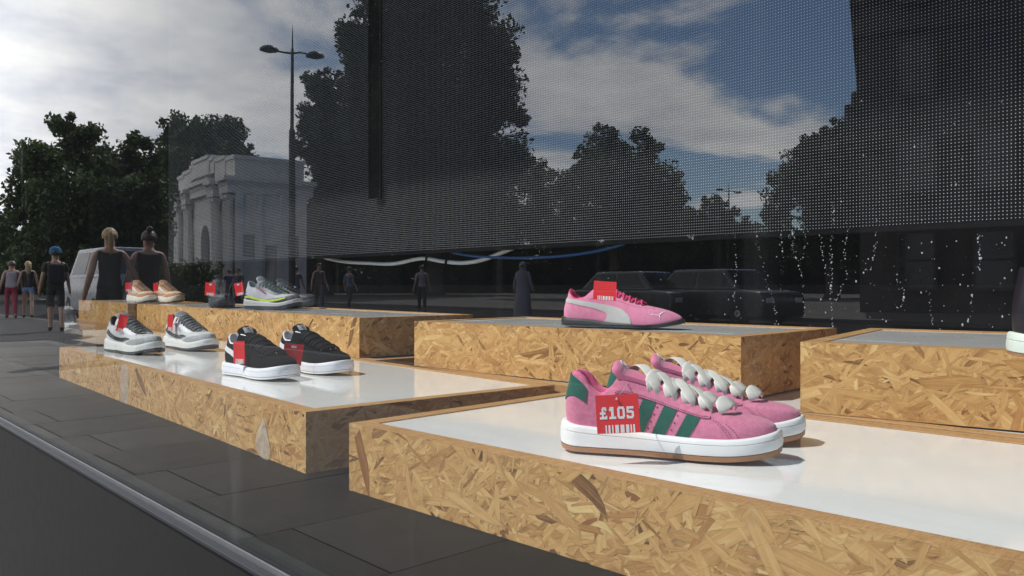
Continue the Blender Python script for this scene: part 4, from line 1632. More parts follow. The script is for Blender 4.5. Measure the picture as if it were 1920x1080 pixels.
def leaf_mesh(name, blobs, leaf, dens, m, seed):
    """blobs: (centre, radius) -> small leaf faces through the volume, uneven outline."""
    r_ = np.random.default_rng(seed)
    V, Fc = [], []
    base = 0
    for c, rad in blobs:
        # sub-clumps so that the outline has tufts and gaps
        k = max(8, int(16 * (rad / 1.6)))
        n = int(dens * (rad / 1.5) ** 2)
        subs = r_.normal(size=(k, 3))
        subs /= np.linalg.norm(subs, axis=1, keepdims=True)
        subs = subs * rad * (r_.random((k, 1)) ** 0.4) * 0.95
        sr = rad * r_.uniform(0.22, 0.50, size=k)
        pick = r_.integers(0, k, size=n)
        dirs = r_.normal(size=(n, 3))
        dirs /= np.linalg.norm(dirs, axis=1, keepdims=True)
        pos = np.array(c)[None, :] + subs[pick] + dirs * (sr[pick] * r_.random(n) ** 0.5)[:, None]
        u = r_.normal(size=(n, 3))
        u /= np.linalg.norm(u, axis=1, keepdims=True)
        w = np.cross(u, r_.normal(size=(n, 3)))
        w /= np.linalg.norm(w, axis=1, keepdims=True)
        s = leaf * r_.uniform(0.6, 1.35, size=(n, 1))
        quad = np.stack([pos - u * s, pos + w * s * .55, pos + u * s, pos - w * s * .55], axis=1)
        V.append(quad.reshape(-1, 3))
        Fc.append(np.arange(base, base + 4 * n).reshape(-1, 4))
        base += 4 * n
    V = np.concatenate(V)
    Fc = np.concatenate(Fc)
    me = bpy.data.meshes.new(name)
    me.vertices.add(len(V))
    me.vertices.foreach_set('co', V.astype(np.float32).ravel())
    me.loops.add(Fc.size)
    me.loops.foreach_set('vertex_index', Fc.astype(np.int32).ravel())
    me.polygons.add(len(Fc))
    me.polygons.foreach_set('loop_start', np.arange(0, Fc.size, 4, dtype=np.int32))
    me.polygons.foreach_set('loop_total', np.full(len(Fc), 4, dtype=np.int32))
    me.materials.append(m)
    me.update()
    return me


def tree(label, d, blobs, m, seed, leaf=0.17, dens=800, name='plane_tree', depth=0.5, trunk_px=None):
    rr = random.Random(seed)
    tx = trunk_px if trunk_px is not None else sum(q[0] for q in blobs) / len(blobs)
    base = across(tx, d, -0.01)
    root = empty(name, base)
    tag(root, label, 'tree', 'trees across the street')
    bl = []
    for px, py, rp in blobs:
        dd = d + rr.uniform(-1, 1) * depth * 5
        p = across(px, dd, CAM_H - (py - CY) / F_PX * dd)
        bl.append((p - base, rp * dd / F_PX))
        # the far side of the crown
        q = across(px + rr.uniform(-20, 20), d + depth * 9, CAM_H - (py + 12 - CY) / F_PX * (d + depth * 9))
        bl.append((q - base, rp * d / F_PX * 0.9))
    me = leaf_mesh('crown', bl, leaf, dens, m, seed)
    o = bpy.data.objects.new('crown', me)
    COL.objects.link(o)
    o.parent = root
    tb = MB()
    top = max(b_[0].z for b_ in bl)
    cx = sum((b_[0] for b_ in bl), Vector((0, 0, 0))) / len(bl)
    r0 = 0.035 * top + 0.05
    mid = Vector((cx.x * .5, cx.y * .5, top * .38))
    tb.tube([Vector((0, 0, 0)), Vector((0.05, 0, .5)), Vector((cx.x * .2, cx.y * .2, top * .2)), mid, Vector((cx.x, cx.y, top * .75))], [r0 * 1.35, r0, r0 * .85, r0 * .7, r0 * .2], 10)
    tb.build('trunk', bark, root, smooth=True)
    for c, rad in bl[::2]:
        tb = MB()
        q = mid.lerp(c, .5) + Vector((rr.uniform(-.3, .3), rr.uniform(-.3, .3), .2))
        tb.tube([mid * .9, q, c], [r0 * .4, r0 * .24, r0 * .07], 6)
        tb.build('limb', bark, root, smooth=True)
    return root


tree('broad plane tree with a peaked crown at the far left of the mirror image', 55, [(130, 248, 36), (90, 300, 55), (180, 298, 58), (58, 372, 46), (150, 390, 85), (245, 300, 48), (250, 390, 75), (35, 445, 45), (120, 470, 70), (215, 470, 70), (262, 350, 40), (252, 430, 50), (60, 500, 50), (170, 500, 60)], leaf_a, 1, dens=1700)
tree('pale sunlit low tree at the extreme left edge of the mirror image', 75, [(-10, 415, 35), (10, 470, 40), (-40, 460, 60)], leaf_a, 2)
tree('twin topped tree behind the left wing of the stone arch', 92, [(335, 250, 36), (372, 262, 42), (432, 248, 34), (350, 310, 55), (420, 308, 42), (458, 286, 18), (385, 360, 60), (310, 330, 45), (300, 400, 60), (280, 460, 60), (480, 330, 40), (520, 380, 50)], leaf_a, 3, leaf=.22, dens=1100)
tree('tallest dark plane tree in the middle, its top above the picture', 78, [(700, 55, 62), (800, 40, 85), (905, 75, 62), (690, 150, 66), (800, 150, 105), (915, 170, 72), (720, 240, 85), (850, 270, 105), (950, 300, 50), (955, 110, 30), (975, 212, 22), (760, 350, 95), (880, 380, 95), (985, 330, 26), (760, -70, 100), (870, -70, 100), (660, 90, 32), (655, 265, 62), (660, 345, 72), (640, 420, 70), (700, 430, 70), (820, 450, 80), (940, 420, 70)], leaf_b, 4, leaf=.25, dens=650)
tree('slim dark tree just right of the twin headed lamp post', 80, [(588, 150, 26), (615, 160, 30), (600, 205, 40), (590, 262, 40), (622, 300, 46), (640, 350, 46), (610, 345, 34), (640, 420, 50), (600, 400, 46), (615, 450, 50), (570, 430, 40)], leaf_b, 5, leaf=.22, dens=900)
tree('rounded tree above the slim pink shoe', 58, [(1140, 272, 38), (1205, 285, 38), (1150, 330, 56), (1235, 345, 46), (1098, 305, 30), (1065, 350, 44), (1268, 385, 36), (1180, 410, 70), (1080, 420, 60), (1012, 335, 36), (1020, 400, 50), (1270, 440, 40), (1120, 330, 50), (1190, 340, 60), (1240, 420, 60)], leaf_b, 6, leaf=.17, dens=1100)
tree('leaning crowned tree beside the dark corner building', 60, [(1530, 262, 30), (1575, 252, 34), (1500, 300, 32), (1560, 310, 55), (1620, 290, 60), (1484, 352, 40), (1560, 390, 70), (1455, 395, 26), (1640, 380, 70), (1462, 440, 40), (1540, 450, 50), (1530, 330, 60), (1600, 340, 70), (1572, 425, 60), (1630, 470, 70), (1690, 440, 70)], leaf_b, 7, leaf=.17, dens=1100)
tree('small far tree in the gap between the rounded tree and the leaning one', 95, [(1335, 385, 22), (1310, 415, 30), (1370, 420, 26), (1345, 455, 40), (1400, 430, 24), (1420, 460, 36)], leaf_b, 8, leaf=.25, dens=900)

# far-off planting that reads as one mass
bl = []
r2 = random.Random(5)
for px in range(-60, 1960, 24):
    dd = 98 + r2.uniform(-4, 10)
    bl.append((across(px, dd, 1.2 + r2.uniform(0, 4.2)), r2.uniform(2.0, 3.6)))
    bl.append((across(px + 11, dd + 3, 1.5), 2.6))
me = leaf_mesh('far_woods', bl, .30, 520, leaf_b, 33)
o = bpy.data.objects.new('far_woods', me)
COL.objects.link(o)
tag(o, kind='stuff', label='low dark band of park greenery behind the traffic')
# clipped hedge in front of the arch
hb = []
for px in range(300, 392, 7):
    for zz_ in (0.5, 1.2, 1.7):
        hb.append((across(px, 41 + r2.uniform(-.4, .4), zz_), 0.62))
me = leaf_mesh('hedge', hb, .09, 700, leaf_a, 34)
o = bpy.data.objects.new('hedge', me)
COL.objects.link(o)
tag(o, 'clipped green hedge at the left foot of the stone arch', 'hedge')

# ---- the stone triumphal arch
stone = plain('pale_stone', (0.66, 0.635, 0.60), 0.8, .14, 1.2, .3, 8)
stone_d = plain('weathered_stone', (0.50, 0.48, 0.455), 0.85, .18, 1.2, .3, 8)
arch = empty('stone_arch', across(444, 70, 0), FACE + R(53))
arch.scale = (.78, .63, .98)
tag(arch, 'pale stone triumphal arch with columns and stepped top', 'monument')


def arch_wall(y0, y1):
    """Wall with three round-headed openings: polygon panels between them."""
    def opening(cx, hw, spring_z, x0, x1, top):
        n = 10
        arc = [(cx + hw * math.cos(math.pi - math.pi * k / n), spring_z + hw * math.sin(math.pi * k / n)) for k in range(n + 1)]
        b_ = MB()
        M = Matrix(((1, 0, 0, 0), (0, 0, -1, 0), (0, 1, 0, 0), (0, 0, 0, 1)))
        for (a, c) in zip(arc[:-1], arc[1:]):
            b_.prism([a, c, (c[0], top), (a[0], top)], -y1, -y0, M)
        b_.prism([(x0, 0), (cx - hw, 0), (cx - hw, top), (x0, top)], -y1, -y0, M)
        b_.prism([(cx + hw, 0), (x1, 0), (x1, top), (cx + hw, top)], -y1, -y0, M)
        b_.build('wall', stone, arch, uv=False)
    opening(-7.0, 1.1, 3.2, -10.0, -4.3, 8.2)
    opening(0, 1.6, 4.6, -4.3, 4.3, 9.0)
    opening(7.0, 1.1, 3.2, 4.3, 10.0, 8.2)


arch_wall(3.4, 4.2)
arch_wall(-4.2, -3.4)
for sx in (-1, 1):
    b = MB()
    b.box(sx * 10 - .5, sx * 10 + .5, -4.2, 4.2, 0, 8.2)
    b.build('end_wall', stone, arch, uv=False)
for x0 in (-9.7, -8.7, -5.6, -4.6, 4.6, 5.6, 8.7, 9.7):
    b = MB()
    b.lathe([(.46, .9), (.44, 1.3), (.41, 1.5), (.37, 6.9), (.40, 7.0), (.44, 7.7), (.46, 7.8)], 18, Matrix.Translation((x0, 4.75, 0)))
    col_ = b.build('column', stone, arch, smooth=True, angle=40, uv=False)
    b = MB()
    b.box(x0 - .42, x0 + .42, 4.21, 5.4, 0, .9)
    b.box(x0 - .41, x0 + .41, 4.21, 5.35, 7.8, 8.1)
    b.build('plinth_block', stone, arch, uv=False)
for (x0, x1, z, y1) in ((-10.6, -8.0, 8.21, 5.4), (-7.95, -6.2, 8.21, 4.7), (-6.1, -4.0, 8.21, 5.4), (-3.95, 3.95, 8.6, 4.9), (4.0, 6.1, 8.21, 5.4), (6.2, 7.95, 8.21, 4.7), (8.0, 10.6, 8.21, 5.4)):
    for k, (dz0, dz1, pr) in enumerate(((0, .55, 0), (.55, .95, .1), (.95, 1.3, .45))):
        b = MB()
        b.box(x0 - pr * .25, x1 + pr * .25, -y1 - pr, y1 + pr, z + dz0, z + dz1)
        b.build('cornice' if k == 2 else 'entablature', stone_d if k == 1 else stone, arch, uv=False)
for (x0, x1, z0, z1, y1) in ((-10.2, -7.6, 9.52, 10.9, 4.4), (-7.59, -4.31, 9.52, 11.1, 4.5), (-4.29, -3.01, 10.31, 11.35, 4.6), (-3.0, 3.0, 10.31, 11.6, 4.8), (3.01, 4.29, 10.31, 11.35, 4.6), (4.31, 7.59, 9.52, 11.1, 4.5), (7.6, 10.2, 9.52, 10.9, 4.4)):
    b = MB()
    b.box(x0, x1, -y1, y1, z0, z1)
    b.box(x0 - .12, x1 + .12, -y1 - .2, y1 + .2, z1, z1 + .3)
    b.build('attic_block', stone, arch, uv=False)
for y0 in (-4.0, -1.6, 1.6, 4.0):
    b = MB()
    b.box(10.51, 10.75, y0 - .45, y0 + .45, 0, 8.2)
    b.build('pilaster', stone, arch, uv=False)
for y0, z0, z1 in ((-2.8, 3.2, 5.0), (2.8, 3.2, 5.0), (0, .2, 4.2)):
    b = MB()
    b.box(10.505, 10.56, y0 - .7, y0 + .7, z0, z1)
    b.build('end_window', plain('dim_opening', (.22, .21, .20), .7, .2, 4), arch, uv=False)
gate_m = plain('bronze_gate', (.03, .03, .028), .6, .2, 4)
for x0, hw, zt in ((-7, 1.3, 4.6), (0, 1.9, 6.6), (7, 1.3, 4.6)):
    b = MB()
    b.box(x0 - hw, x0 + hw, -.2, .2, 0, zt)
    b.build('gate', gate_m, arch, uv=False)
for x0 in (-7, 7, -1.4, 1.4):
    b = MB()
    b.box(x0 - .9, x0 + .9, 4.21, 4.32, 6.5 if abs(x0) > 3 else 9.1, 7.6 if abs(x0) > 3 else 9.4)
    b.build('relief_panel', stone_d, arch, uv=False)

# ---- dark corner building at the right
dk_stone = plain('dark_stone', (0.055, 0.05, 0.048), 0.85, .25, 2, .3, 20)  # one even dark colour over the whole building
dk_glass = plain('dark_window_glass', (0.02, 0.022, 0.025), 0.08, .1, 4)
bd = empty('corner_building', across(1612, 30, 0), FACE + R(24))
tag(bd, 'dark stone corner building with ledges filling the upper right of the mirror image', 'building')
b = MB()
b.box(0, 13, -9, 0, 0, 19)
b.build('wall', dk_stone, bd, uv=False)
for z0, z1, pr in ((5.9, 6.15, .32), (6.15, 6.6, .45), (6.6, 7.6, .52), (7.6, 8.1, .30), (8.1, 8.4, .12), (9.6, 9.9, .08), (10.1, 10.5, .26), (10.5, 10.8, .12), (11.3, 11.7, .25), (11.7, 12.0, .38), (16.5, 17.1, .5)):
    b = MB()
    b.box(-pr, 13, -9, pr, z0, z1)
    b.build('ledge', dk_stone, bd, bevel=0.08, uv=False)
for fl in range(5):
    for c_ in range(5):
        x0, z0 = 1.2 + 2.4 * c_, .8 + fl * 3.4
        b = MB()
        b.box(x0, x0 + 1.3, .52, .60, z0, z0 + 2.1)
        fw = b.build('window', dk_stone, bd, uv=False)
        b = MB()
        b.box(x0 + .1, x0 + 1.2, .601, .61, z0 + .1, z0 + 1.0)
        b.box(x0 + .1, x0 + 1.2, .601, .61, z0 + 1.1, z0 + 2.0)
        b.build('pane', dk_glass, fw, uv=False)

# ---- lamp posts
iron = plain('dark_iron', (0.016, 0.017, 0.018), 0.45, .2, 10, metal=.3)
lens_m = plain('lamp_lens', (0.10, 0.10, 0.10), 0.25, .1, 10)
lamp = empty('lamp_post', across(548, 25, 0), FACE)
tag(lamp, 'tall dark lamp post with twin dish heads, standing before the stone arch', 'lamp post', 'twin headed lamp posts')
b = MB()
b.tube([(0, 0, 0), (0, 0, .9), (0, 0, .95), (0, 0, 5.75), (0, 0, 5.8), (0, 0, 8.2), (0, 0, 8.3), (0, 0, 9.0)], [.16, .16, .105, .095, .058, .046, .028, .006], 12)
b.build('pole', iron, lamp, smooth=True, angle=30)
for sx in (-1, 1):
    b = MB()
    zb, ze = 8.12, 8.22 if sx < 0 else 8.02
    b.tube([(0, 0, zb), (sx * .22, 0, zb + .03), (sx * .5, 0, (zb + ze) / 2 + .03), (sx * .68, 0, ze + .05)], [.035, .03, .024, .022], 8)
    b.build('arm', iron, lamp, smooth=True)
    b = MB()
    b.lathe([(.002, .15), (.10, .145), (.20, .11), (.27, .05), (.285, 0), (.26, -.01), (.15, -.045), (.002, -.055)], 24, Matrix.Translation((sx * .70, 0, ze)))
    hd = b.build('lamp_head', iron, lamp, smooth=True, angle=50)
lamp2 = copy_tree(lamp)
tag(lamp2, 'distant small lamp post with twin heads in the gap right of the rounded tree')
lamp2.location = across(1366, 62, 0)


# ---- people
def mat_once(n, c, **k):
    return plain(n, c, **k)


skin_m = mat_once('skin', (0.46, 0.27, 0.19), rough=.55, var=.06, scale=20)
hair_blond = mat_once('blonde_hair', (0.42, 0.28, 0.13), rough=.5, var=.25, scale=60, bump=.4, bscale=200)
hair_brown = mat_once('brown_hair', (0.07, 0.035, 0.02), rough=.5, var=.25, scale=60, bump=.4, bscale=200)
hair_black = mat_once('black_hair', (0.012, 0.010, 0.010), rough=.45, var=.25, scale=60)


def cloth(n, c):
    return plain('cloth_' + n, c, .85, .12, 14, .2, 120)


def person(label, px, d, head_rz, h=1.68, top='black', top_c=(.01, .01, .011), sleeves=0, bottom_c=(.012, .012, .013), legs='long', hair=hair_brown, hair_style='short', arm_r=12, arm_l=12, elbow=14, stride=.16, group='people walking past the window', hat=None, bag=None, robe=None):
    s = h / 1.70
    root = empty('person', across(px, d, 0), head_rz)
    tag(root, label, 'person', group)
    V, E, Rd, B = [], [], [], []

    def v(x, y, z, r, bone):
        V.append((x * s, y * s, z * s))
        Rd.append(r * s)
        B.append(bone)
        return len(V) - 1
    pel = v(0, 0, .95, .125, 'hip')
    sp1 = v(0, .005, 1.08, .115, 'torso')
    sp2 = v(0, 0, 1.24, .135, 'torso')
    sp3 = v(0, -.01, 1.37, .10, 'torso')
    nk = v(0, .0, 1.455, .052, 'neck')
    hd0 = v(0, .015, 1.53, .070, 'head')
    hd1 = v(0, .012, 1.61, .086, 'head')
    hd2 = v(0, .0, 1.68, .052, 'head')
    nose = v(0, .108, 1.585, .012, 'head')
    E += [(pel, sp1), (sp1, sp2), (sp2, sp3), (sp3, nk), (nk, hd0), (hd0, hd1), (hd1, hd2), (hd1, nose)]
    for sx, ang in ((1, arm_l), (-1, arm_r)):
        sh = v(sx * .165, -.01, 1.385, .062, 'torso')
        a = R(ang)
        sw = -sx * stride * .5
        ex, ez = sx * (.175 + .29 * math.sin(a)), 1.385 - .29 * math.cos(a)
        el = v(ex, -.03 + sw * .5, ez, .044, 'arm')
        a2 = R(ang + 2)
        wx, wz = ex + sx * .245 * math.sin(a2), ez - .245 * math.cos(a2)
        f = .245 * math.sin(R(elbow))
        wr = v(wx, .02 + f + sw * .6, wz + .01, .031, 'fore')
        dirv = Vector((wx - ex, f, wz - ez)).normalized()
        pm = v(wx + dirv.x * .06, .03 + f + sw * .6 + dirv.y * .06, wz + dirv.z * .06, .026, 'hand')
        E += [(sp3, sh), (sh, el), (el, wr), (wr, pm)]
        for k, ln in enumerate((.062, .072, .068, .052)):
            off = (k - 1.5) * .017
            f1 = v(V[pm][0] / s + dirv.x * ln * .6, V[pm][1] / s + off + .006, V[pm][2] / s + dirv.z * ln * .6, .0085, 'hand')
            f2 = v(V[pm][0] / s + dirv.x * ln, V[pm][1] / s + off + .018, V[pm][2] / s + dirv.z * ln, .0075, 'hand')
            E += [(pm, f1), (f1, f2)]
        th = v(V[wr][0] / s + dirv.x * .05, V[wr][1] / s + .036, V[wr][2] / s + dirv.z * .05, .0095, 'hand')
        E += [(wr, th)]
    for sx in (1, -1):
        st = sx * stride
        hp = v(sx * .085, 0, .90, .098, 'hip')
        kn = v(sx * .092, .03 + st * .5, .50, .060, 'leg')
        cf = v(sx * .092, -.01 + st * .75, .34, .056, 'shin')
        bend = .03 if st < 0 else 0
        an = v(sx * .095, -.02 + st, .095 + bend, .036, 'shin')
        he = v(sx * .095, -.05 + st, .045 + bend, .034, 'foot')
        to = v(sx * .105, .13 + st, .030, .030, 'foot')
        E += [(pel, hp), (hp, kn), (kn, cf), (cf, an), (an, he), (an, to)]
    me = bpy.data.meshes.new('body_skeleton')
    me.from_pydata(V, E, [])
    o = bpy.data.objects.new('body', me)
    COL.objects.link(o)
    mod = o.modifiers.new('skin', 'SKIN')
    mod.use_smooth_shade = True
    sv = me.skin_vertices[0].data
    for i, r in enumerate(Rd):
        sv[i].radius = (r, r * (.78 if B[i] in ('torso', 'hip') else 1))
        sv[i].use_root = (i == pel)
    sb = o.modifiers.new('sub', 'SUBSURF')
    sb.levels = sb.render_levels = 2
    dg = bpy.context.evaluated_depsgraph_get()
    ev = o.evaluated_get(dg)
    bme = bpy.data.meshes.new_from_object(ev)
    o.modifiers.clear()
    o.data = bme
    bme.name = 'body'
    bme.materials.clear()
    bme.materials.append(skin_m)
    bpy.data.meshes.remove(me)
    o.parent = root
    # nearest bone of every vertex
    segs = []
    for a, c in E:
        segs.append((np.array(V[a]), np.array(V[c]), B[c]))
    co = np.empty(len(bme.vertices) * 3)
    bme.vertices.foreach_get('co', co)
    co = co.reshape(-1, 3)
    no = np.empty(len(bme.vertices) * 3)
    bme.vertex_normals.foreach_get('vector', no)
    no = no.reshape(-1, 3)
    best = np.full(len(co), 1e9)
    lab = np.zeros(len(co), dtype=int)
    names = []
    for k, (a, c, nm) in enumerate(segs):
        ab = c - a
        t = np.clip(((co - a) @ ab) / max(ab @ ab, 1e-9), 0, 1)
        dd = np.linalg.norm(co - (a + t[:, None] * ab), axis=1)
        names.append(nm)
        up_ = dd < best
        best[up_] = dd[up_]
        lab[up_] = k
    vl = np.array([names[k] for k in lab])
    zc = co[:, 2] / s

    def garment(name, sel, m, off):
        fs = [tuple(p.vertices) for p in bme.polygons if all(sel[i] for i in p.vertices)]
        if not fs:
            return
        used = sorted({i for f in fs for i in f})
        mp = {i: k for k, i in enumerate(used)}
        b_ = MB()
        vs_ = [Vector(co[i] + no[i] * off * s) for i in used]
        b_.add(vs_, [tuple(mp[i] for i in f) for f in fs])
        g = b_.build(name, m, root, smooth=True, uv=False)
        sol = g.modifiers.new('thick', 'SOLIDIFY')
        sol.thickness = off * s * .8
        sol.offset = -1
    tsel = np.isin(vl, ['torso', 'hip']) & (zc > .90) & (zc < 1.41) & (np.abs(co[:, 0]) < (.145 if sleeves == 0 else .5) * s)
    tsel |= np.isin(vl, ['arm', 'fore', 'hand', 'torso', 'hip']) & (np.abs(co[:, 0]) < .148 * s) & (zc > .9) & (zc < 1.41)
    if sleeves:
        tsel |= (vl == 'arm') & (zc > (1.22 if sleeves == 1 else 0))
        if sleeves == 2:
            tsel |= vl == 'fore'
    bsel = (vl == 'hip') & (zc < 1.0)
    lim = {'long': .10, 'shorts': .50, 'mini': .74}[legs]
    bsel |= np.isin(vl, ['leg', 'shin', 'hip']) & (zc > lim) & (zc < 1.0)
    garment('trousers' if legs == 'long' else 'shorts', bsel, cloth('b%03d%03d%03d' % tuple(int(q * 999) for q in bottom_c), bottom_c), .012)
    garment('top', tsel, cloth('t%03d%03d%03d' % tuple(int(q * 999) for q in top_c), top_c), .017)
    garment('shoes', (vl == 'foot') & (zc < .10), cloth('shoe', (.05, .05, .05)), .010)
    # hair
    b_ = MB()
    rings = []
    for k in range(9):
        th_ = math.pi * .5 * k / 8 * 1.25
        rr_, zz2 = math.sin(th_), math.cos(th_)
        rings.append([Vector((.098 * rr_ * math.cos(q / 14 * 2 * math.pi), -.012 + .108 * rr_ * math.sin(q / 14 * 2 * math.pi) - (.02 if k > 5 else 0), 1.605 + .108 * zz2 + (.045 * max(0, math.sin(q / 14 * 2 * math.pi)) if k > 5 else 0))) * s for q in range(14)])
    b_.loft(rings, True, (True, False))
    hm = b_.build('hair', hair, root, smooth=True, uv=False)
    b_ = MB()
    if hair_style == 'ponytail':
        b_.tube([Vector(p) * s for p in ((0, -.085, 1.65), (0, -.14, 1.64), (0, -.15, 1.55), (0, -.135, 1.44), (0, -.12, 1.36))], [.025 * s, .032 * s, .036 * s, .028 * s, .008 * s], 10)
        b_.build('ponytail', hair, hm, smooth=True, uv=False)
    elif hair_style == 'bun':
        b_.lathe([(.001, -.04), (.03, -.03), (.042, 0), (.03, .03), (.001, .04)], 12, Matrix.Translation(Vector((0, -.07, 1.72)) * s))
        b_.build('bun', hair, hm, smooth=True, uv=False)
    elif hair_style == 'long':
        b_.tube([Vector(p) * s for p in ((0, -.05, 1.66), (0, -.10, 1.56), (0, -.115, 1.44), (0, -.11, 1.32))], [.07 * s, .085 * s, .085 * s, .05 * s], 12)
        b_.build('loose_hair', hair, hm, smooth=True, uv=False)
    if hat:
        b_ = MB()
        b_.lathe([(.002, .125), (.06, .115), (.10, .07), (.112, .0), (.114, -.01), (.10, -.012)], 20, Matrix.Translation(Vector((0, -.005, 1.63)) * s))
        c_ = b_.build('cap', hat, root, smooth=True, uv=False)
        b_ = MB()
        b_.prism([(-.08, .08), (.08, .08), (.065, .17), (0, .195), (-.065, .17)], 1.625 * s, 1.633 * s)
        b_.build('peak', hat, c_, uv=False)
    if bag:
        b_ = MB()
        b_.box(-.15, .15, -.30, -.115, 1.00, 1.42)
        g = b_.build('backpack', bag, root, bevel=.05, uv=False, seg=3)
        for sx in (-1, 1):
            b_ = MB()
            b_.tube([(sx * .10, -.13, 1.40), (sx * .11, -.02, 1.47), (sx * .11, .11, 1.36), (sx * .12, .10, 1.15), (sx * .12, -.12, 1.05)], .016, 6)
            b_.build('strap', bag, g, smooth=True, uv=False)
    if robe:
        b_ = MB()
        rings = []
        for z, rx, ry in ((.03, .30, .27), (.3, .27, .24), (.7, .235, .20), (1.0, .21, .17), (1.25, .225, .165), (1.38, .205, .14), (1.46, .10, .095), (1.52, .108, .115), (1.62, .116, .125), (1.70, .085, .10), (1.735, .02, .03)):
            rings.append([Vector((rx * math.cos(q / 20 * 2 * math.pi) * (1 + .03 * math.sin(q * 2.1)), ry * math.sin(q / 20 * 2 * math.pi) - .01, z)) * s for q in range(20)])
        b_.loft(rings, True, (False, True))
        b_.build('robe', robe, root, smooth=True, uv=False)
    return root


AWAY = math.atan2(-0.20, -1.0) - math.pi / 2
TOWARD = AWAY + math.pi
person('woman in black tank top with blonde ponytail, arm held out', 205, 10.4, AWAY, 1.70, hair=hair_blond, hair_style='ponytail', arm_r=25, arm_l=10, elbow=10, stride=.12)
person('woman in black tank top with brown hair tied up in a bun', 279, 10.7, AWAY, 1.69, hair=hair_brown, hair_style='bun', arm_r=10, arm_l=14, stride=.14)
person('man in dark shirt with blue cap and black backpack', 104, 17.0, AWAY, 1.74, top_c=(.035, .028, .016), sleeves=1, bottom_c=(.02, .02, .02), legs='shorts', hair=hair_black, hat=cloth('blue_cap', (.02, .12, .26)), bag=cloth('black_bag', (.012, .012, .014)), arm_r=8, arm_l=10)
person('woman in white top and baggy crimson trousers at far left', 22, 23.8, AWAY, 1.68, top_c=(.45, .36, .38), bottom_c=(.30, .02, .05), hair=hair_brown, hair_style='short', stride=.24)
person('woman in dark top and pale blue denim shorts at far left', 52, 24.0, AWAY, 1.68, top_c=(.03, .025, .025), bottom_c=(.22, .30, .42), legs='mini', hair=hair_blond, hair_style='long', stride=.22)
crowd = [('person in light shirt just right of the hedge', 447, 33, (.12, .13, .2), 1, (.02, .02, .03), TOWARD + .7), ('person in blue grey shirt and dark trousers by the left kerb', 430, 36, (.07, .07, .16), 1, (.02, .02, .03), AWAY),
         ('person in violet top before the stone arch', 555, 31, (.12, .08, .22), 1, (.03, .03, .06), AWAY + .5), ('bare armed person in brown top beyond the running shoe', 598, 29, (.10, .05, .04), 0, (.02, .02, .05), TOWARD),
         ('person in pale blue shirt below the white cable', 655, 31, (.12, .16, .24), 1, (.04, .04, .05), AWAY + 1.2),
         ('person in white shirt and black trousers mid crossing', 792, 29, (.30, .29, .33), 1, (.01, .01, .012), AWAY + .4)]
for lb, px, d, tcol, sl_, bc, rz in crowd:
    person(lb, px, d, rz, rng.uniform(1.64, 1.80), top_c=tcol, sleeves=sl_, bottom_c=bc, hair=rng.choice([hair_black, hair_brown]), stride=rng.uniform(.1, .24), group='people across the road')
person('figure in a long pale grey robe and head scarf left of the slim pink shoe', 981, 25, AWAY + .8, 1.66, top_c=(.3, .3, .34), sleeves=2, bottom_c=(.2, .2, .22), hair=hair_black, stride=.08, group='people across the road', robe=cloth('robe', (.22, .21, .27)))


# ---- vehicles
tyre_m = plain('tyre_rubber', (0.02, 0.02, 0.02), .8, .15, 20)
rim_m = plain('alloy_rim', (0.4, 0.4, 0.41), .35, .1, 20, metal=.8)
glass_car = plain('tinted_car_glass', (0.015, 0.017, 0.02), .05, .1, 5)
lamp_red = plain('red_lamp', (0.45, 0.01, 0.01), .25, .1, 10)
lamp_clear = plain('clear_lamp', (0.6, 0.6, 0.6), .15, .1, 10)


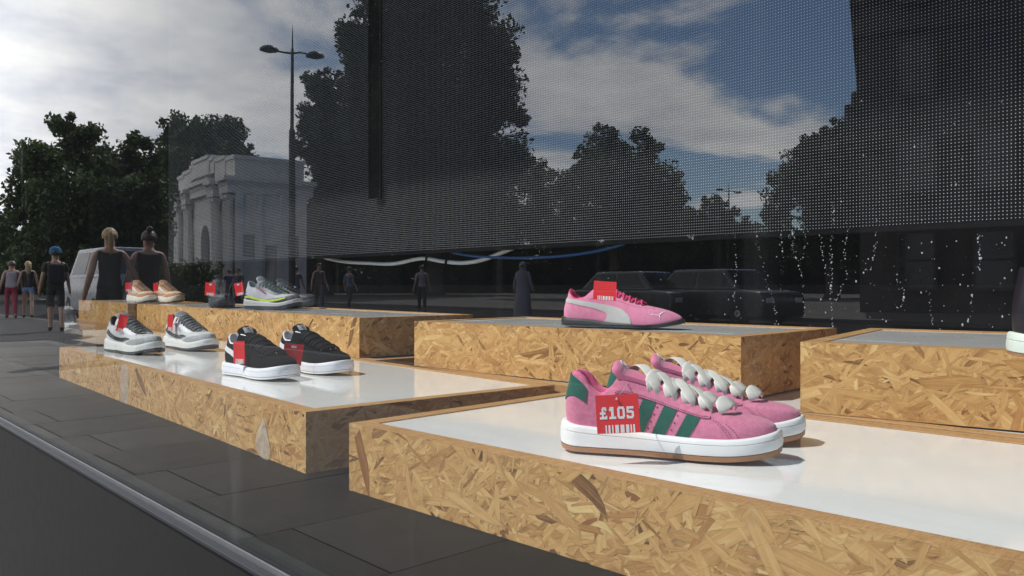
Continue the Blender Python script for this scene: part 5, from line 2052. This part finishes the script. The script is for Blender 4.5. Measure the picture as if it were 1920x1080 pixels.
def vehicle(name, label, cat, loc, rz, paint, L, W, H, belt, roof, hood, wheel_x, wr, group=None):
    """Side profile lofted over the width with tumblehome; x forward."""
    root = empty(name, loc, rz)
    tag(root, label, cat, group)
    gl = .19
    low = [(-L / 2, gl + .12), (-L / 2 + .03, gl), (L / 2 - .06, gl), (L / 2, gl + .15), (L / 2 - .01, hood - .12), (L / 2 - .14, hood), (roof[3] + .02, belt), (roof[0] - .02, belt), (-L / 2 + .05, belt - .02), (-L / 2, belt - .15)]
    M = Matrix(((1, 0, 0, 0), (0, 0, 1, 0), (0, 1, 0, 0), (0, 0, 0, 1)))
    b_ = MB()
    b_.prism(low, -W / 2, W / 2, M)
    b_.build('body', paint, root, bevel=.07, uv=False, seg=3, smooth=True, angle=60)
    # cabin
    cab = [(roof[0], belt - .02), (roof[1], H), (roof[2], H), (roof[3], belt - .02)]
    b_ = MB()
    rings = []
    for y, k in ((-W / 2 + .05, 0), (-W / 2 + .19, 1), (W / 2 - .19, 1), (W / 2 - .05, 0)):
        pass
    wl, wu = W / 2 - .04, W / 2 - .20
    vs_ = [(cab[0][0], -wl, cab[0][1]), (cab[1][0], -wu, H), (cab[2][0], -wu, H), (cab[3][0], -wl, cab[3][1]), (cab[0][0], wl, cab[0][1]), (cab[1][0], wu, H), (cab[2][0], wu, H), (cab[3][0], wl, cab[3][1])]
    b_.add(vs_, [(0, 1, 2, 3), (7, 6, 5, 4), (0, 4, 5, 1), (1, 5, 6, 2), (2, 6, 7, 3), (3, 7, 4, 0)])
    b_.build('cabin', paint, root, bevel=.06, uv=False, seg=3, smooth=True, angle=60)

    def winpan(nm, quad, n_):
        b2 = MB()
        q = [Vector(p) for p in quad]
        nn = (q[1] - q[0]).cross(q[2] - q[0]).normalized()
        c = sum(q, Vector()) / 4
        if nn.dot(c - Vector((0, 0, c.z))) < 0:
            nn = -nn
        b2.add([p + nn * .012 for p in q] + [p - nn * .02 for p in q], [(0, 1, 2, 3), (7, 6, 5, 4), (0, 4, 5, 1), (1, 5, 6, 2), (2, 6, 7, 3), (3, 7, 4, 0)])
        b2.build(nm, glass_car, root, uv=False)

    def lp(a, c, t):
        return tuple(lerp(a[i], c[i], t) for i in range(3))

    def sub(A, Bq, C, D, u0, u1, v0, v1):
        f = lambda u, v_: lp(lp(A, Bq, u), lp(D, C, u), v_)
        return [f(u0, v0), f(u1, v0), f(u1, v1), f(u0, v1)]
    for sgn in (0, 4):
        A, Bq, C, D = vs_[sgn + 0], vs_[sgn + 3], vs_[sgn + 2], vs_[sgn + 1]
        winpan('side_window', sub(A, Bq, C, D, .07, .48, .14, .86), 0)
        winpan('side_window', sub(A, Bq, C, D, .52, .92, .14, .86), 0)
    winpan('windscreen', sub(vs_[3], vs_[7], vs_[6], vs_[2], .06, .94, .1, .9), 0)
    winpan('rear_window', sub(vs_[0], vs_[4], vs_[5], vs_[1], .08, .92, .14, .88), 0)
    for wx in wheel_x:
        for sy in (-1, 1):
            b2 = MB()
            Mw = Matrix.Translation((wx, sy * (W / 2 - .10), wr)) @ Matrix.Rotation(R(90), 4, 'X')
            b2.lathe([(wr * .6, -.11), (wr * .97, -.10), (wr, -.07), (wr, .07), (wr * .97, .10), (wr * .6, .11)], 24, Mw)
            w_ = b2.build('tyre', tyre_m, root, smooth=True, angle=40, uv=False)
            b2 = MB()
            b2.lathe([(.002, -.105), (wr * .2, -.115), (wr * .58, -.10), (wr * .62, -.112), (wr * .62, .112), (wr * .58, .10), (wr * .2, .115), (.002, .105)], 20, Mw)
            b2.build('rim', rim_m, w_, smooth=True, angle=40, uv=False)
    for sy in (-1, 1):
        b2 = MB()
        b2.box(L / 2 - .10, L / 2 + .012, sy * (W / 2 - .30) - .16, sy * (W / 2 - .30) + .16, hood - .30, hood - .16)
        b2.build('headlight', lamp_clear, root, bevel=.02, uv=False)
        b2 = MB()
        b2.box(-L / 2 - .012, -L / 2 + .08, sy * (W / 2 - .22) - .12, sy * (W / 2 - .22) + .12, belt - .30, belt - .10)
        b2.build('tail_light', lamp_red, root, bevel=.02, uv=False)
    return root


def paint(n, c):
    return plain('paint_' + n, c, .28, .04, 3, coat=.6)


vehicle('delivery_van', 'white van parked at the kerb beyond the two women in black', 'van', across(205, 30, -0.12), R(180), paint('white', (.27, .27, .30)), 4.9, 1.95, 2.42, 1.35, (-2.42, -2.34, 1.0, 1.75), 1.15, (-1.5, 1.6), .33, 'vehicles on the road')
vehicle('parked_car', 'dark saloon car reflected right of the slim pink shoe', 'car', across(1350, 24, -0.12), R(8), paint('black', (.012, .013, .018)), 4.5, 1.85, 1.56, .98, (-1.75, -1.15, .75, 1.45), .92, (-1.35, 1.4), .32, 'vehicles on the road')
vehicle('parked_car', 'dark grey car partly behind the slim pink shoe', 'car', across(1195, 25.5, -0.12), R(4), paint('grey', (.03, .031, .036)), 4.3, 1.8, 1.52, .95, (-1.7, -1.1, .7, 1.4), .90, (-1.3, 1.35), .32, 'vehicles on the road')

# ---- dried splashes and runs of dirty water on the glass, each drop a little lens of its own
drop_m = plain('dried_water', (0.30, 0.30, 0.32), .6, .1, 50)
rd = random.Random(11)


def drops(paths, n_free, label):
    b_ = MB()

    def dot(px, py, r):
        p = at_y(px, py, GLASS_Y - 0.0004)
        n = 7
        e = 1 + rd.uniform(0, .8)
        b_.add([(p.x + r * math.cos(2 * math.pi * k / n), p.y, p.z + r * e * math.sin(2 * math.pi * k / n)) for k in range(n)] + [(p.x, p.y - r * .35, p.z)], [(k, (k + 1) % n, n) for k in range(n)])
    for path in paths:
        for (x0, y0), (x1, y1) in zip(path[:-1], path[1:]):
            n = int(math.hypot(x1 - x0, y1 - y0) / 2.3)
            for k in range(n):
                if rd.random() < .5:
                    t = k / n
                    dot(lerp(x0, x1, t) + rd.gauss(0, 1.5), lerp(y0, y1, t) + rd.gauss(0, 1.2), abs(rd.gauss(.00010, .00014)) + .00009)
    for (x0, x1, y0, y1, n) in n_free:
        for k in range(n):
            dot(rd.uniform(x0, x1), rd.uniform(y0, y1), abs(rd.gauss(0, .00018)) + .00009)
    return b_


runs = [[(1378, 440), (1380, 500), (1376, 560), (1390, 600)], [(1418, 430), (1421, 470), (1432, 495), (1440, 540), (1450, 560), (1456, 590), (1454, 610)], [(1465, 435), (1467, 500), (1463, 550)], [(1483, 435), (1492, 480), (1503, 510), (1505, 560), (1510, 590), (1520, 612)],
        [(1508, 430), (1511, 460), (1504, 490)], [(1538, 440), (1542, 480), (1555, 520), (1558, 560), (1562, 620)], [(1562, 380), (1563, 430), (1556, 470), (1560, 520), (1558, 560)], [(1588, 430), (1584, 470), (1588, 520), (1570, 560), (1560, 570)],
        [(1642, 430), (1640, 470), (1632, 505), (1620, 511), (1600, 512)], [(1678, 510), (1682, 525), (1696, 545), (1692, 570), (1688, 580), (1676, 570)], [(1742, 545), (1745, 580), (1748, 610)], [(1835, 440), (1838, 490), (1836, 506)], [(1822, 550), (1820, 590), (1812, 605)]]
b = drops(runs, [(1580, 1900, 440, 620, 80), (1000, 1560, 430, 600, 30), (560, 1000, 60, 480, 60), (1560, 1900, 180, 420, 40), (200, 560, 560, 760, 20), (400, 600, 960, 1060, 14)], '')
o = b.build('dried_drops', drop_m, None, uv=False)
tag(o, 'dried white water spots and runs on the outside of the window', kind='stuff')

# scrap of clear tape left on the long plinth
tape_m = NT('clear_tape')
pb = tape_m.bsdf(Base_Color=(.75, .73, .66, 1), Roughness=.2)
tr0 = tape_m.n('ShaderNodeBsdfTransparent')
mx = tape_m.n('ShaderNodeMixShader')
mx.inputs[0].default_value = .22
tape_m.l(tr0.outputs[0], mx.inputs[1])
tape_m.l(pb.outputs[0], mx.inputs[2])
tape_m.l(mx.outputs[0], tape_m.out.inputs['Surface'])


def tape(label, pxs, yoff, crumple):
    b_ = MB()
    rt = random.Random(3)
    rows = []
    for r_ in pxs:
        row = []
        for (px, py) in r_:
            k = (px - CX) / F_PX
            # plane of the long plinth's front
            A_, B_ = at(111.5, 651, Z_LOW), at(574, 772.5, Z_LOW)
            dirx, diry = AX[0] * k + AX[1], AY[0] * k + AY[1]
            ex, ey = B_.x - A_.x, B_.y - A_.y
            dd = (A_.x * ey - A_.y * ex) / (dirx * ey - diry * ex)
            row.append(Vector((dd * dirx, dd * diry - yoff - crumple * rt.random(), CAM_H - (py - CY) / F_PX * dd)))
        rows.append(row)
    b_.grid(rows)
    o_ = b_.build('tape_scrap', tape_m.mat, None)
    so = o_.modifiers.new('thick', 'SOLIDIFY')
    so.thickness = .0002
    tag(o_, label, 'tape', 'scraps of clear tape on the long plinth')


tape('crumpled scrap of clear tape low on the long plinth near its right corner', [[(493, 790), (496, 782), (500, 791)], [(486, 812), (496, 803), (503, 812)], [(480, 836), (493, 838), (510, 846)], [(487, 846), (496, 856), (506, 864)]], .002, .006)
tape('straight upright pale see-through strip on the left part of the long plinth', [[(227, 682), (234, 684), (241, 686)], [(227, 725), (234, 727), (241, 729)], [(227, 763), (234, 767), (241, 770)]], .0012, .0004)  # pale see-through strip set upright against the plinth front
